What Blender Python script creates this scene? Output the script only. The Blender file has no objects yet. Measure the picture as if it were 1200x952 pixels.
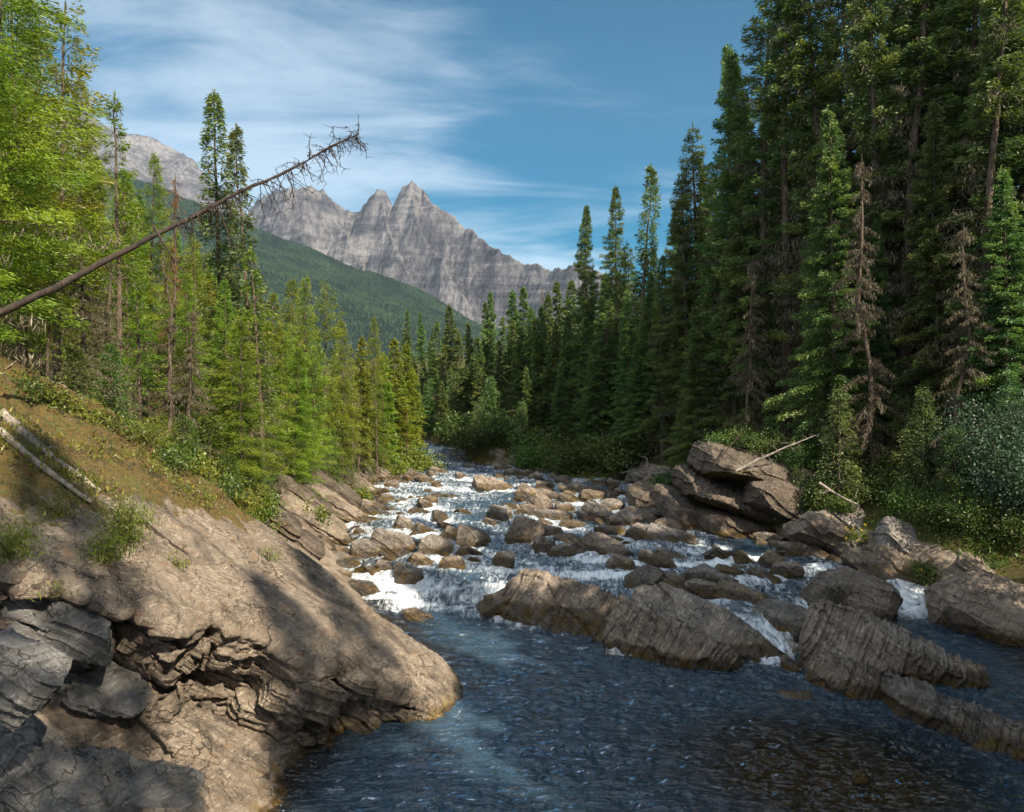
import bpy, math, random
import numpy as np
from mathutils import Vector
R = math.radians
rng = np.random.default_rng(7)
random.seed(7)
S = bpy.context.scene
COL = S.collection

# ------------------------------------------------------------------ camera
FPX, HZ = 950.0, 470.0
CAM = np.array((0.0, 0.0, 6.0))
cd = bpy.data.cameras.new('camera'); cam = bpy.data.objects.new('camera', cd); COL.objects.link(cam)
cam.location = CAM; cam.rotation_euler = (R(90), 0, 0)
cd.sensor_width = 36; cd.lens = 36 * FPX / 1200; cd.shift_y = -(476 - HZ) / 1200 * -1 * -1
cd.clip_start = 0.1; cd.clip_end = 20000
S.camera = cam
# ------------------------------------------------------------------ world
SUN_EL, SUN_AZ = 40.0, 50.0        # azimuth: degrees behind pure right
sdir = Vector((math.cos(R(SUN_EL)) * math.cos(R(SUN_AZ)), -math.cos(R(SUN_EL)) * math.sin(R(SUN_AZ)), math.sin(R(SUN_EL))))
W = bpy.data.worlds.new('World'); S.world = W; W.use_nodes = True
nt = W.node_tree; nt.nodes.clear()
def wn(t, **k):
    n = nt.nodes.new(t)
    for a, b in k.items(): setattr(n, a, b)
    return n
sky = wn('ShaderNodeTexSky', sky_type='NISHITA', sun_disc=False)
sky.sun_elevation = R(SUN_EL); sky.sun_rotation = math.atan2(sdir.x, sdir.y)
sky.air_density = 1.0; sky.dust_density = 0.5; sky.ozone_density = 3.0
tc = wn('ShaderNodeTexCoord'); sep = wn('ShaderNodeSeparateXYZ')
nt.links.new(tc.outputs['Generated'], sep.inputs[0])
def wmath(op, a, b=None, c=None):
    n = wn('ShaderNodeMath', operation=op)
    for i, v in enumerate((a, b, c)):
        if v is None: continue
        if isinstance(v, (int, float)): n.inputs[i].default_value = v
        else: nt.links.new(v, n.inputs[i])
    return n.outputs[0]
zz = wmath('MAXIMUM', wmath('ADD', sep.outputs['Z'], 0.16), 0.05)
comb = wn('ShaderNodeCombineXYZ')
cx_ = wmath('DIVIDE', sep.outputs['X'], zz); cy_ = wmath('DIVIDE', sep.outputs['Y'], zz)
nt.links.new(cx_, comb.inputs[0]); nt.links.new(cy_, comb.inputs[1])
def wnoise(scale, detail, rough, sx, sy, rot, dist=0.0, loc=(0, 0, 0)):
    mp = wn('ShaderNodeMapping'); mp.inputs['Scale'].default_value = (sx, sy, 1); mp.inputs['Rotation'].default_value = (0, 0, R(rot)); mp.inputs['Location'].default_value = loc
    nt.links.new(comb.outputs[0], mp.inputs[0])
    n = wn('ShaderNodeTexNoise'); n.inputs['Scale'].default_value = scale; n.inputs['Detail'].default_value = detail; n.inputs['Roughness'].default_value = rough; n.inputs['Distortion'].default_value = dist
    nt.links.new(mp.outputs[0], n.inputs['Vector']); return n.outputs['Fac']
big = wnoise(0.75, 3, 0.5, 1, 1.0, 20, 0.2, (3.1, 1.2, 0))
wisp = wnoise(1.5, 9, 0.60, 0.8, 2.0, -30, 0.5)
fac = wmath('ADD', wmath('MULTIPLY', big, 1.1), wmath('MULTIPLY', wisp, 0.8))
behind = wmath('MAXIMUM', wmath('MULTIPLY', wmath('SUBTRACT', 0.35, sep.outputs['Y']), 0.90), 0.0)     # unseen cloud added behind the camera and overhead to lift ambient light
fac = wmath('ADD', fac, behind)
fac = wmath('SUBTRACT', fac, wmath('MULTIPLY', sep.outputs['X'], 0.34))       # the wisps lie mostly to the left
mr = wn('ShaderNodeMapRange'); mr.interpolation_type = 'SMOOTHSTEP'
mr.inputs['From Min'].default_value = 0.88; mr.inputs['From Max'].default_value = 1.22; mr.inputs['To Max'].default_value = 0.95
nt.links.new(fac, mr.inputs['Value'])
mx = wn('ShaderNodeMix', data_type='RGBA')
mx.inputs['B'].default_value = (4.6, 5.0, 5.4, 1)
hsv = wn('ShaderNodeHueSaturation'); hsv.inputs['Saturation'].default_value = 2.3; hsv.inputs['Hue'].default_value = 0.480; hsv.inputs['Value'].default_value = 0.33; nt.links.new(sky.outputs[0], hsv.inputs['Color'])
thick = wmath('MINIMUM', wmath('ADD', 0.46, wmath('MAXIMUM', wmath('MULTIPLY', wmath('SUBTRACT', 0.4, sep.outputs['Y']), 1.2), 0.0)), 1.0)  # added out-of-view cloud is denser than the visible wisps, for ambient fill
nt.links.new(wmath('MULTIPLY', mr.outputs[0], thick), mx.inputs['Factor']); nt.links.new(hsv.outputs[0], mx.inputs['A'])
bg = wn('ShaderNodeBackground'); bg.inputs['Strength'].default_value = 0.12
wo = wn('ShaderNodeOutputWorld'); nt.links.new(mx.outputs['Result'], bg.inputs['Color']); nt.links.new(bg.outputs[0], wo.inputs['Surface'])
# ------------------------------------------------------------------ sun
sl = bpy.data.lights.new('sun', 'SUN'); sl.energy = 5.0; sl.angle = R(0.5); sl.color = (1.0, 0.87, 0.67)
so = bpy.data.objects.new('sun', sl); COL.objects.link(so); so.rotation_euler = sdir.to_track_quat('Z', 'Y').to_euler()
S.view_settings.view_transform = 'Standard'; S.view_settings.look = 'None'; S.view_settings.exposure = 1.22; S.view_settings.gamma = 1
S.view_settings.use_curve_mapping = False
S.cycles.max_bounces = 6; S.cycles.transparent_max_bounces = 8; S.cycles.diffuse_bounces = 2; S.cycles.glossy_bounces = 2; S.cycles.transmission_bounces = 3; S.cycles.volume_bounces = 0

# ================================================================== helpers
def P(px, py, Y): return np.array(((px - 600) / FPX * Y, Y, 6 + (HZ - py) / FPX * Y))
_tab = np.random.default_rng(99).random(65536)
def vnoise(p, seed=0):
    p = np.asarray(p, float); i = np.floor(p).astype(np.int64); f = p - i; f = f * f * f * (f * (f * 6 - 15) + 10)
    out = np.zeros(len(p))
    for dx in (0, 1):
        wx = f[:, 0] if dx else 1 - f[:, 0]
        for dy in (0, 1):
            wy = f[:, 1] if dy else 1 - f[:, 1]
            for dz in (0, 1):
                wz = f[:, 2] if dz else 1 - f[:, 2]
                h = ((i[:, 0] + dx) * 73856093) ^ ((i[:, 1] + dy) * 19349663) ^ ((i[:, 2] + dz) * 83492791) ^ (seed * 2654435761 & 0x7fffffff)
                h = (h ^ (h >> 13)) * 1274126177 & 0x7fffffffffff
                out += wx * wy * wz * _tab[(h ^ (h >> 16)) & 65535]
    return out * 2 - 1
def fbm(p, octv=4, seed=0, gain=0.5, ridged=False):
    p = np.asarray(p, float); a = 1.0; s = 0; o = np.zeros(len(p))
    for k in range(octv):
        n = vnoise(p, seed + k * 17)
        if ridged: n = 1 - 2 * np.abs(n)
        o += a * n; s += a; a *= gain; p = p * 2.03 + 11.7
    return o / s
def hrand(ids, seed=0):
    h = (ids.astype(np.int64) * 374761393 + seed * 668265263) & 0x7fffffff
    h = (h ^ (h >> 13)) * 1274126177 & 0x7fffffff
    return _tab[(h ^ (h >> 7)) & 65535]
def sstep(a, b, x):
    t = np.clip((x - a) / (b - a), 0, 1); return t * t * (3 - 2 * t)
def unit(v): v = np.asarray(v, float); return v / np.linalg.norm(v)

def mesh_np(name, V, F, mats, mi=None, attrs=None, smooth=False, cattrs=None):
    me = bpy.data.meshes.new(name); V = np.asarray(V, np.float32); F = np.asarray(F, np.int32); n, k = F.shape
    me.vertices.add(len(V)); me.vertices.foreach_set('co', V.ravel())
    me.loops.add(n * k); me.loops.foreach_set('vertex_index', F.ravel())
    me.polygons.add(n); me.polygons.foreach_set('loop_start', np.arange(0, n * k, k, dtype=np.int32))
    if mi is not None: me.polygons.foreach_set('material_index', np.asarray(mi, np.int32))
    me.polygons.foreach_set('use_smooth', np.full(n, bool(smooth)))
    for m in (mats if isinstance(mats, (list, tuple)) else [mats]): me.materials.append(m)
    for an, av in (attrs or {}).items():
        a = me.attributes.new(an, 'FLOAT', 'POINT'); a.data.foreach_set('value', np.asarray(av, np.float32))
    me.update(calc_edges=True)
    return me
def link(name, me, parent=None, loc=(0, 0, 0)):
    o = bpy.data.objects.new(name, me); COL.objects.link(o); o.location = loc
    if parent is not None: o.parent = parent
    return o
def tag(o, label=None, cat=None, group=None, kind=None):
    if label: o['label'] = label
    if cat: o['category'] = cat
    if group: o['group'] = group
    if kind: o['kind'] = kind
    return o
def empty(name, loc=(0, 0, 0), rz=0):
    o = bpy.data.objects.new(name, None); COL.objects.link(o); o.location = loc; o.rotation_euler = (0, 0, rz); o.empty_display_size = .3
    return o
def normals(V, F):
    a = V[F[:, 0]]; b = V[F[:, 1]]; c = V[F[:, 2]]; d = V[F[:, 3]]
    fn = np.cross(c - a, d - b); N = np.zeros_like(V)
    for k in range(4):
        for j in range(3): N[:, j] += np.bincount(F[:, k], fn[:, j], len(V))
    return N / (np.linalg.norm(N, axis=1, keepdims=True) + 1e-12)
def gridF(n, m, wrap=False):
    i = np.arange(n - 1)[:, None]; j = np.arange(m - 1 if not wrap else m)[None, :]
    a = i * m + j; b = i * m + (j + 1) % m
    return np.stack([a, b, b + m, a + m], -1).reshape(-1, 4)
def tube(path, rad, sides=8):
    path = np.asarray(path, float); n = len(path); rad = np.broadcast_to(rad, (n,))
    T = np.gradient(path, axis=0); T /= np.linalg.norm(T, axis=1, keepdims=True) + 1e-9
    ref = np.where(np.abs(T[:, 2:3]) > .9, [[1., 0, 0]], [[0, 0, 1.]])
    U = np.cross(T, ref); U /= np.linalg.norm(U, axis=1, keepdims=True) + 1e-9; Wv = np.cross(T, U)
    a = np.linspace(0, 2 * np.pi, sides, endpoint=False)
    V = path[:, None] + rad[:, None, None] * (np.cos(a)[None, :, None] * U[:, None] + np.sin(a)[None, :, None] * Wv[:, None])
    return V.reshape(-1, 3), gridF(n, sides, True)
class Acc:
    def __init__(s): s.V = []; s.F = []; s.n = 0; s.A = []
    def add(s, V, F, a=0.5):
        s.V.append(V); s.F.append(F + s.n); s.n += len(V); s.A.append(np.broadcast_to(a, (len(V),)))
    def get(s): return np.concatenate(s.V), np.concatenate(s.F), np.concatenate(s.A)
def leaves(C, D, L, Wd, A, r, flat=None):
    """diamond elements: centre C, direction D, length L, width Wd, tint A"""
    n = len(C); D = D / (np.linalg.norm(D, axis=1, keepdims=True) + 1e-9)
    q = r.normal(size=(n, 3)) if flat is None else np.broadcast_to(flat, (n, 3)) + r.normal(size=(n, 3)) * .35
    Sd = np.cross(D, q); Sd /= np.linalg.norm(Sd, axis=1, keepdims=True) + 1e-9
    L = np.broadcast_to(L, (n,))[:, None]; Wd = np.broadcast_to(Wd, (n,))[:, None]
    V = np.stack([C - D * L * .5, C + Sd * Wd * .5 - D * L * .08, C + D * L * .5, C - Sd * Wd * .5 - D * L * .08], 1).reshape(-1, 3)
    return V, np.arange(4 * n).reshape(n, 4), np.repeat(np.broadcast_to(A, (n,)), 4)

# ================================================================== materials
class M:
    def __init__(s, name):
        s.m = bpy.data.materials.new(name); s.m.use_nodes = True; s.t = s.m.node_tree; s.t.nodes.clear()
        s.out = s.n('ShaderNodeOutputMaterial'); s.pos = s.n('ShaderNodeNewGeometry').outputs['Position']
    def n(s, t, **k):
        x = s.t.nodes.new(t)
        for a, b in k.items(): setattr(x, a, b)
        return x
    def put(s, sock, v):
        if v is None: return
        if isinstance(v, bpy.types.NodeSocket): s.t.links.new(v, sock)
        elif isinstance(v, tuple) and len(v) == 3 and sock.type == 'RGBA': sock.default_value = (*v, 1)
        else: sock.default_value = v
    def math(s, op, a, b=None, c=None, clamp=False):
        x = s.n('ShaderNodeMath', operation=op, use_clamp=clamp)
        for i, v in enumerate((a, b, c)): s.put(x.inputs[i], v)
        return x.outputs[0]
    def map(s, v, scale=(1, 1, 1), rot=(0, 0, 0), loc=(0, 0, 0)):
        x = s.n('ShaderNodeMapping'); s.put(x.inputs[0], v); x.inputs['Scale'].default_value = scale; x.inputs['Rotation'].default_value = rot; x.inputs['Location'].default_value = loc
        return x.outputs[0]
    def along(s, v, nrm, sq):
        a = unit(np.cross(nrm, (0, 1, 0))); b = np.cross(nrm, a); c = s.n('ShaderNodeCombineXYZ')
        for i, (w, q) in enumerate(((a, 1), (b, 1), (nrm, sq))):
            x = s.n('ShaderNodeVectorMath', operation='DOT_PRODUCT'); s.put(x.inputs[0], v); x.inputs[1].default_value = tuple(float(z) * q for z in w); s.put(c.inputs[i], x.outputs['Value'])
        return c.outputs[0]
    def noise(s, v, scale, detail=4, rough=.55, dist=0):
        x = s.n('ShaderNodeTexNoise'); s.put(x.inputs['Vector'], v); x.inputs['Scale'].default_value = scale; x.inputs['Detail'].default_value = detail
        x.inputs['Roughness'].default_value = rough; x.inputs['Distortion'].default_value = dist; return x.outputs['Fac']
    def voro(s, v, scale, feature='DISTANCE_TO_EDGE'):
        x = s.n('ShaderNodeTexVoronoi', feature=feature); s.put(x.inputs['Vector'], v); x.inputs['Scale'].default_value = scale; return x.outputs['Distance']
    def ramp(s, f, stops):
        x = s.n('ShaderNodeValToRGB'); s.put(x.inputs[0], f); e = x.color_ramp.elements
        while len(e) < len(stops): e.new(.5)
        for q, (p, c) in zip(e, stops): q.position = p; q.color = (*c, 1) if len(c) == 3 else c
        return x.outputs[0]
    def rng(s, v, a, b, c=0, d=1):
        x = s.n('ShaderNodeMapRange', interpolation_type='SMOOTHSTEP'); s.put(x.inputs[0], v)
        for i, q in enumerate((a, b, c, d)): x.inputs[i + 1].default_value = q
        return x.outputs[0]
    def mix(s, f, a, b, mode='MIX'):
        x = s.n('ShaderNodeMix', data_type='RGBA', blend_type=mode); s.put(x.inputs['Factor'], f); s.put(x.inputs['A'], a); s.put(x.inputs['B'], b); return x.outputs['Result']
    def attr(s, name): return s.n('ShaderNodeAttribute', attribute_name=name).outputs['Fac']
    def bump(s, h, dist, strength=1.0, nrm=None):
        x = s.n('ShaderNodeBump'); s.put(x.inputs['Height'], h); x.inputs['Distance'].default_value = dist; x.inputs['Strength'].default_value = strength
        if nrm is not None: s.put(x.inputs['Normal'], nrm)
        return x.outputs[0]
    def pbr(s, col, rough=.8, nrm=None, spec=.4):
        x = s.n('ShaderNodeBsdfPrincipled'); s.put(x.inputs['Base Color'], col); s.put(x.inputs['Roughness'], rough); x.inputs['Specular IOR Level'].default_value = spec
        if nrm is not None: s.put(x.inputs['Normal'], nrm)
        return x.outputs[0]
    def done(s, sh): s.t.links.new(sh, s.out.inputs['Surface']); return s.m

BED = unit((.615, .05, .788))          # bedding normal of the valley's rock
CLV = unit((.84, -.30, -.45))          # cleavage normal across the beds
def rock_mat(name, c0, c1, c2, mossy=False, lines=1.0, bumpk=1.0):
    k = M(name); p = k.pos
    bed = k.along(p, BED, 7); clv = k.along(p, CLV, 6)
    a = k.noise(p, 1.1, 5, .6); b = k.noise(bed, 1.3, 6, .6, .4); c = k.noise(clv, 1.6, 5, .65, .3); d = k.noise(p, 14, 6, .7)
    f = k.math('ADD', k.math('MULTIPLY', a, .45), k.math('ADD', k.math('MULTIPLY', b, .3), k.math('MULTIPLY', d, .35)))
    col = k.ramp(f, [(.34, c0), (.52, c1), (.70, c2)])
    # rusty and pale streaks
    rust = k.rng(k.noise(bed, 3.1, 3, .6), .56, .72, 0, .55); col = k.mix(rust, col, (c1[0] * 1.25, c1[1] * .82, c1[2] * .5))
    pale = k.rng(k.noise(clv, 4.0, 4, .7), .54, .68, 0, .75 * lines); col = k.mix(pale, col, tuple(min(q * 1.7, .6) for q in c2))
    lich = k.rng(k.noise(p, 9, 5, .7), .60, .68, 0, .5); col = k.mix(lich, col, (.10, .095, .085))
    g1 = k.noise(p, 26, 5, .75); col = k.mix(k.rng(g1, .55, .66, 0, .45), col, tuple(q * .45 for q in c0)); col = k.mix(k.rng(k.noise(p, 38, 4, .7), .60, .68, 0, .4), col, tuple(min(q * 1.35, .5) for q in c2))
    stn = k.rng(k.noise(k.map(bed, scale=(.4, .8, .10)), 1.6, 6, .66, .5), .50, .64, 0, .7 if mossy else .35); col = k.mix(stn, col, tuple(q * .55 for q in c0))
    wv = k.n('ShaderNodeTexNoise'); k.put(wv.inputs['Vector'], p); wv.inputs['Scale'].default_value = 1.4; wv.inputs['Detail'].default_value = 4
    vm = k.n('ShaderNodeVectorMath', operation='MULTIPLY_ADD'); k.put(vm.inputs[0], wv.outputs['Color']); vm.inputs[1].default_value = (1.5, 1.5, 1.5); k.put(vm.inputs[2], k.map(bed, scale=(1, 1, .38)))
    pch = k.rng(k.noise(p, .8, 3, .5), .44, .56)
    vc = k.math('MULTIPLY', k.rng(k.voro(vm.outputs[0], 1.3), 0, .022, 1, 0), pch); vc = k.math('MAXIMUM', vc, k.math('MULTIPLY', k.rng(k.voro(vm.outputs[0], 3.6), 0, .03, .4, 0), k.rng(k.noise(p, 1.6, 3, .5), .5, .6)))
    col = k.mix(k.math('MULTIPLY', vc, .75), col, (.02, .016, .012))
    cn = k.noise(k.map(bed, scale=(1, 1, .5)), .9, 5, .62, .8); cr = k.math('ABSOLUTE', k.math('SUBTRACT', cn, .5)); crk = k.rng(cr, 0, .006, 1, 0)
    col = k.mix(k.math('MULTIPLY', crk, .40), col, (.035, .03, .025))
    if mossy:
        mz = k.attr('moss'); mn = k.noise(p, 2.2, 6, .7); mf = k.rng(k.math('ADD', mz, k.math('MULTIPLY', k.math('SUBTRACT', mn, .5), 2.6)), .38, .62)
        mc = k.ramp(k.math('ADD', k.math('MULTIPLY', k.noise(p, 1.7, 6, .7), .5), k.math('MULTIPLY', k.noise(p, 13, 5, .75), .5)), [(.36, (.014, .014, .006)), (.44, (.05, .048, .012)), (.50, (.13, .075, .018)), (.56, (.065, .075, .014)), (.62, (.12, .11, .022)), (.70, (.19, .16, .09))])
        col = k.mix(mf, col, mc)
    if not mossy:
        oi = k.n('ShaderNodeObjectInfo').outputs['Random']; hv = k.n('ShaderNodeHueSaturation'); k.put(hv.inputs['Color'], col); k.put(hv.inputs['Value'], k.math('ADD', .52, k.math('MULTIPLY', oi, .55))); k.put(hv.inputs['Saturation'], k.math('ADD', .45, k.math('MULTIPLY', k.math('FRACT', k.math('MULTIPLY', oi, 7.31)), .65))); col = hv.outputs[0]
    wet = k.attr('wet'); alg = k.attr('algae')
    al = k.math('MULTIPLY', alg, k.rng(k.noise(p, 3.4, 5, .7), .42, .6)); col = k.mix(al, col, (.20, .125, .015))
    dark = k.mix(1.0, col, (.42, .40, .38), 'MULTIPLY'); wetn = k.rng(k.math('ADD', wet, k.math('MULTIPLY', k.math('SUBTRACT', a, .5), .8)), .35, .65)
    col = k.mix(wetn, col, dark)
    rough = k.rng(wetn, 0, 1, .82, .28)
    h = k.math('ADD', k.math('MULTIPLY', b, .5), k.math('ADD', k.math('MULTIPLY', c, .9 * lines), k.math('MULTIPLY', d, .35)))
    h = k.math('SUBTRACT', h, k.math('MULTIPLY', crk, .5)); h = k.math('SUBTRACT', h, k.math('MULTIPLY', vc, .9))
    n = k.bump(h, .09 * bumpk, .9); n = k.bump(k.noise(p, 22, 6, .75), .035, .8, n); n = k.bump(k.noise(p, 70, 3, .7), .010, .7, n)
    return k.done(k.pbr(col, rough, n, .45))
MAT = {}
MAT['rock'] = rock_mat('river_rock', (.060, .047, .037), (.18, .138, .105), (.38, .315, .255), bumpk=1.6)
MAT['slab'] = rock_mat('pale_slab_rock', (.075, .060, .047), (.185, .148, .113), (.33, .275, .22), mossy=True, lines=.7, bumpk=1.7)
MAT['cliff'] = rock_mat('mossy_cliff_rock', (.032, .028, .022), (.08, .062, .047), (.155, .125, .10), mossy=True)
MAT['blue'] = rock_mat('shade_grey_block_rock', (.07, .07, .073), (.14, .138, .137), (.25, .245, .24), lines=.7)  # cool grey: the bluish tone of shade is put into the block colour

def foliage_mat(name, dark, mid, light, trans=.35, hue=.06):
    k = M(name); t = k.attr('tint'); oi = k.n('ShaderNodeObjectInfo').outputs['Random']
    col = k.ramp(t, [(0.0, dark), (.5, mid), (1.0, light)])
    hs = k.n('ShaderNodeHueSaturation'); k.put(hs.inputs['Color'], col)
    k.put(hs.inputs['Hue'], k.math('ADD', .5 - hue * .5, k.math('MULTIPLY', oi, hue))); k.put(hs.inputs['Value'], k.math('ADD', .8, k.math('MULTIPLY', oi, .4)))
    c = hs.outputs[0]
    d = k.n('ShaderNodeBsdfDiffuse'); k.put(d.inputs[0], c); tr = k.n('ShaderNodeBsdfTranslucent'); k.put(tr.inputs[0], k.mix(1, c, (1.25, 1.15, .6), 'MULTIPLY'))
    g = k.n('ShaderNodeBsdfGlossy'); g.inputs['Roughness'].default_value = .5; g.inputs[0].default_value = (.5, .5, .5, 1)
    m = k.n('ShaderNodeMixShader'); m.inputs[0].default_value = trans; k.put(m.inputs[1], d.outputs[0]); k.put(m.inputs[2], tr.outputs[0])
    m2 = k.n('ShaderNodeMixShader'); m2.inputs[0].default_value = .05; k.put(m2.inputs[1], m.outputs[0]); k.put(m2.inputs[2], g.outputs[0])
    return k.done(m2.outputs[0])
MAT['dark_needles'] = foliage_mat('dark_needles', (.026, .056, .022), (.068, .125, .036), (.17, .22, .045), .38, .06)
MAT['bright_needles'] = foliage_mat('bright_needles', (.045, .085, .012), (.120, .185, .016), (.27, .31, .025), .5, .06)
MAT['dead_needles'] = foliage_mat('lichen_tufts', (.05, .042, .028), (.095, .08, .052), (.15, .13, .082), .15, .03)
MAT['red_needles'] = foliage_mat('rusty_needles', (.10, .05, .02), (.18, .085, .03), (.24, .15, .05), .3, .03)
MAT['leaf'] = foliage_mat('shrub_leaves', (.05, .08, .012), (.11, .15, .02), (.26, .25, .03), .4, .05)
MAT['leaf_blue'] = foliage_mat('blue_green_leaves', (.022, .048, .028), (.045, .09, .052), (.085, .14, .08), .3, .03)
MAT['leaf_green'] = foliage_mat('green_ground_leaves', (.025, .05, .012), (.055, .10, .018), (.12, .18, .03), .35, .05)
MAT['yellow'] = foliage_mat('yellow_petals', (.5, .36, .01), (.7, .5, .02), (.8, .6, .03), .3, .01)
MAT['hill_needles'] = foliage_mat('hill_forest', (.004, .011, .009), (.010, .024, .015), (.024, .046, .022), .1, .0)
def bark(name, a, b, c):
    k = M(name); o = k.n('ShaderNodeTexCoord').outputs['Object']; f = k.noise(k.map(o, scale=(1, 1, .25)), 14, 6, .7)
    return k.done(k.pbr(k.ramp(f, [(.35, a), (.5, b), (.68, c)]), .9, k.bump(f, .03)))
MAT['bark'] = bark('conifer_bark', (.03, .022, .016), (.075, .055, .04), (.16, .13, .10))
MAT['dead_wood'] = bark('grey_dead_wood', (.10, .085, .07), (.22, .19, .16), (.36, .33, .29))
MAT['dark_wood'] = bark('dark_dead_wood', (.014, .010, .008), (.032, .022, .017), (.06, .045, .035))

# ground
k = M('forest_floor'); p = k.pos
roc = k.attr('rocky'); a = k.noise(p, .9, 6, .65); b = k.noise(p, 6, 6, .7); c = k.noise(p, 30, 4, .7)
soil = k.ramp(b, [(.3, (.025, .02, .010)), (.45, (.065, .050, .020)), (.58, (.07, .07, .016)), (.72, (.15, .125, .06))])
grass = k.ramp(k.noise(p, 11, 5, .7), [(.3, (.025, .035, .010)), (.55, (.06, .075, .014)), (.75, (.13, .12, .03))])
col = k.mix(k.rng(a, .45, .62), soil, grass)
bed = k.along(p, BED, 6); rb = k.noise(bed, 1.6, 6, .65)
rc = k.ramp(rb, [(.3, (.11, .085, .065)), (.5, (.23, .185, .145)), (.7, (.38, .32, .26))])
rf = k.rng(k.math('ADD', roc, k.math('MULTIPLY', k.math('SUBTRACT', a, .5), .9)), .42, .55)
col = k.mix(rf, col, rc); col = k.mix(k.math('MULTIPLY', k.attr('wet'), .75), col, k.ramp(b, [(.35, (.05, .03, .010)), (.6, (.19, .115, .025))]))
n = k.bump(k.math('ADD', k.math('ADD', b, c), k.math('MULTIPLY', rb, .8)), .10, .9)
MAT['ground'] = k.done(k.pbr(col, .92, n, .2))

# water
k = M('river_water'); p = k.pos; fo = k.attr('foam')
w1 = k.noise(k.map(p, scale=(.75, 1.9, 1)), 3.2, 2, .5, .9); w2 = k.noise(k.map(p, scale=(1.0, 2.2, 1), rot=(0, 0, .5)), 8.0, 2, .5, .5)
nrm = k.bump(k.math('ADD', w1, k.math('MULTIPLY', w2, .15)), .30, 1.0)
gl = k.n('ShaderNodeBsdfGlossy'); gl.inputs['Roughness'].default_value = .06; gl.inputs[0].default_value = (.95, .97, 1, 1); k.put(gl.inputs['Normal'], nrm)
tr = k.n('ShaderNodeBsdfTransparent'); tr.inputs[0].default_value = (.80, .66, .34, 1)
bd = k.n('ShaderNodeBsdfDiffuse'); bd.inputs[0].default_value = (.030, .060, .092, 1)
fr = k.n('ShaderNodeFresnel'); fr.inputs['IOR'].default_value = 1.5; k.put(fr.inputs['Normal'], nrm)
m0 = k.n('ShaderNodeMixShader'); k.put(m0.inputs[0], k.rng(k.attr('depth'), .10, 1.1, .04, .75)); k.put(m0.inputs[1], tr.outputs[0]); k.put(m0.inputs[2], bd.outputs[0])
m1 = k.n('ShaderNodeMixShader'); k.put(m1.inputs[0], fr.outputs[0]); k.put(m1.inputs[1], m0.outputs[0]); k.put(m1.inputs[2], gl.outputs[0])
fn = k.noise(k.map(p, scale=(2.0, .7, 1)), 2.6, 6, .66, 1.4); fn2 = k.noise(k.map(p, scale=(1.4, 1, 1)), 17, 5, .7, 1.0)
ff = k.math('ADD', fo, k.math('ADD', k.math('MULTIPLY', k.math('SUBTRACT', fn, .5), 1.7), k.math('MULTIPLY', k.math('SUBTRACT', fn2, .5), .5)))
fm = k.rng(ff, .34, 1.10, 0, .95)
fd = k.n('ShaderNodeBsdfPrincipled'); fd.inputs['Base Color'].default_value = (.72, .78, .84, 1); fd.inputs['Roughness'].default_value = .55
k.put(fd.inputs['Normal'], k.bump(fn, .10, .8))
m2 = k.n('ShaderNodeMixShader'); k.put(m2.inputs[0], fm); k.put(m2.inputs[1], m1.outputs[0]); k.put(m2.inputs[2], fd.outputs[0])
MAT['water'] = k.done(m2.outputs[0])

# mountain + hill
k = M('limestone_mountain'); p = k.pos
st = k.noise(k.map(k.map(p, rot=(0, R(-10), 0)), scale=(.2, .2, 1.8)), .012, 7, .65, .3); big = k.noise(p, .006, 6, .65); fine = k.noise(k.map(p, scale=(1, 1, .35)), .05, 5, .7)
f = k.math('ADD', k.math('MULTIPLY', st, .32), k.math('ADD', k.math('MULTIPLY', big, .38), k.math('MULTIPLY', fine, .35)))
MAT['mountain'] = k.done(k.pbr(k.ramp(f, [(.41, (.022, .023, .030)), (.5, (.066, .064, .072)), (.60, (.165, .158, .160))]), .95, k.bump(k.math('ADD', fine, st), 14, .8), .1))
k = M('hill_ground'); p = k.pos
cl = k.attr('clear'); MAT['hill'] = k.done(k.pbr(k.mix(cl, (.018, .028, .012), k.ramp(k.noise(p, .03, 5, .7), [(.35, (.05, .075, .025)), (.5, (.11, .12, .045)), (.65, (.20, .16, .10))])), .95))
k = M('snow_patch'); MAT['snow'] = k.done(k.pbr((.78, .80, .82), .7))
k = M('air_haze')
pv = k.n('ShaderNodeVolumePrincipled'); pv.inputs['Color'].default_value = (.55, .74, 1, 1); pv.inputs['Density'].default_value = 0.000038; pv.inputs['Anisotropy'].default_value = .1
k.t.links.new(pv.outputs[0], k.out.inputs['Volume']); MAT['haze'] = k.m

# ================================================================== terrain functions
_yl = [-20, -9, 0, 10, 12.4, 13.7, 16, 17.5, 20, 23.5, 28, 36, 43, 50, 54, 60, 75, 100, 200, 6000]
_xl = [-14, -9, -4.5, -5.2, -4.8, -4.05, -1.6, -1.9, -2.8, -3.9, -6.0, -6.8, -7.4, -7.2, -6.6, -8, -15, -30, -90, -4000]
_yr = [-20, -9, -5, 2, 13.6, 18, 23, 26, 29.6, 38, 44, 50, 54, 58, 65, 75, 100, 200, 6000]
_xr = [2, 4, 6.5, 12.5, 12, 12.5, 12.6, 11, 9.6, 8.2, 6.8, 5.2, 1.5, -3, -5, -10, -24, -84, -3990]
XL = lambda y: np.interp(y, _yl, _xl)
XR = lambda y: np.interp(y, _yr, _xr)
YLED = lambda x: np.interp(x, [-8, -2, .5, 1.6, 3.2, 6, 7.5, 9, 12, 20], [25.5, 23.2, 21.9, 21.4, 20.2, 18.6, 20.2, 22.3, 23.0, 24])
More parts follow.
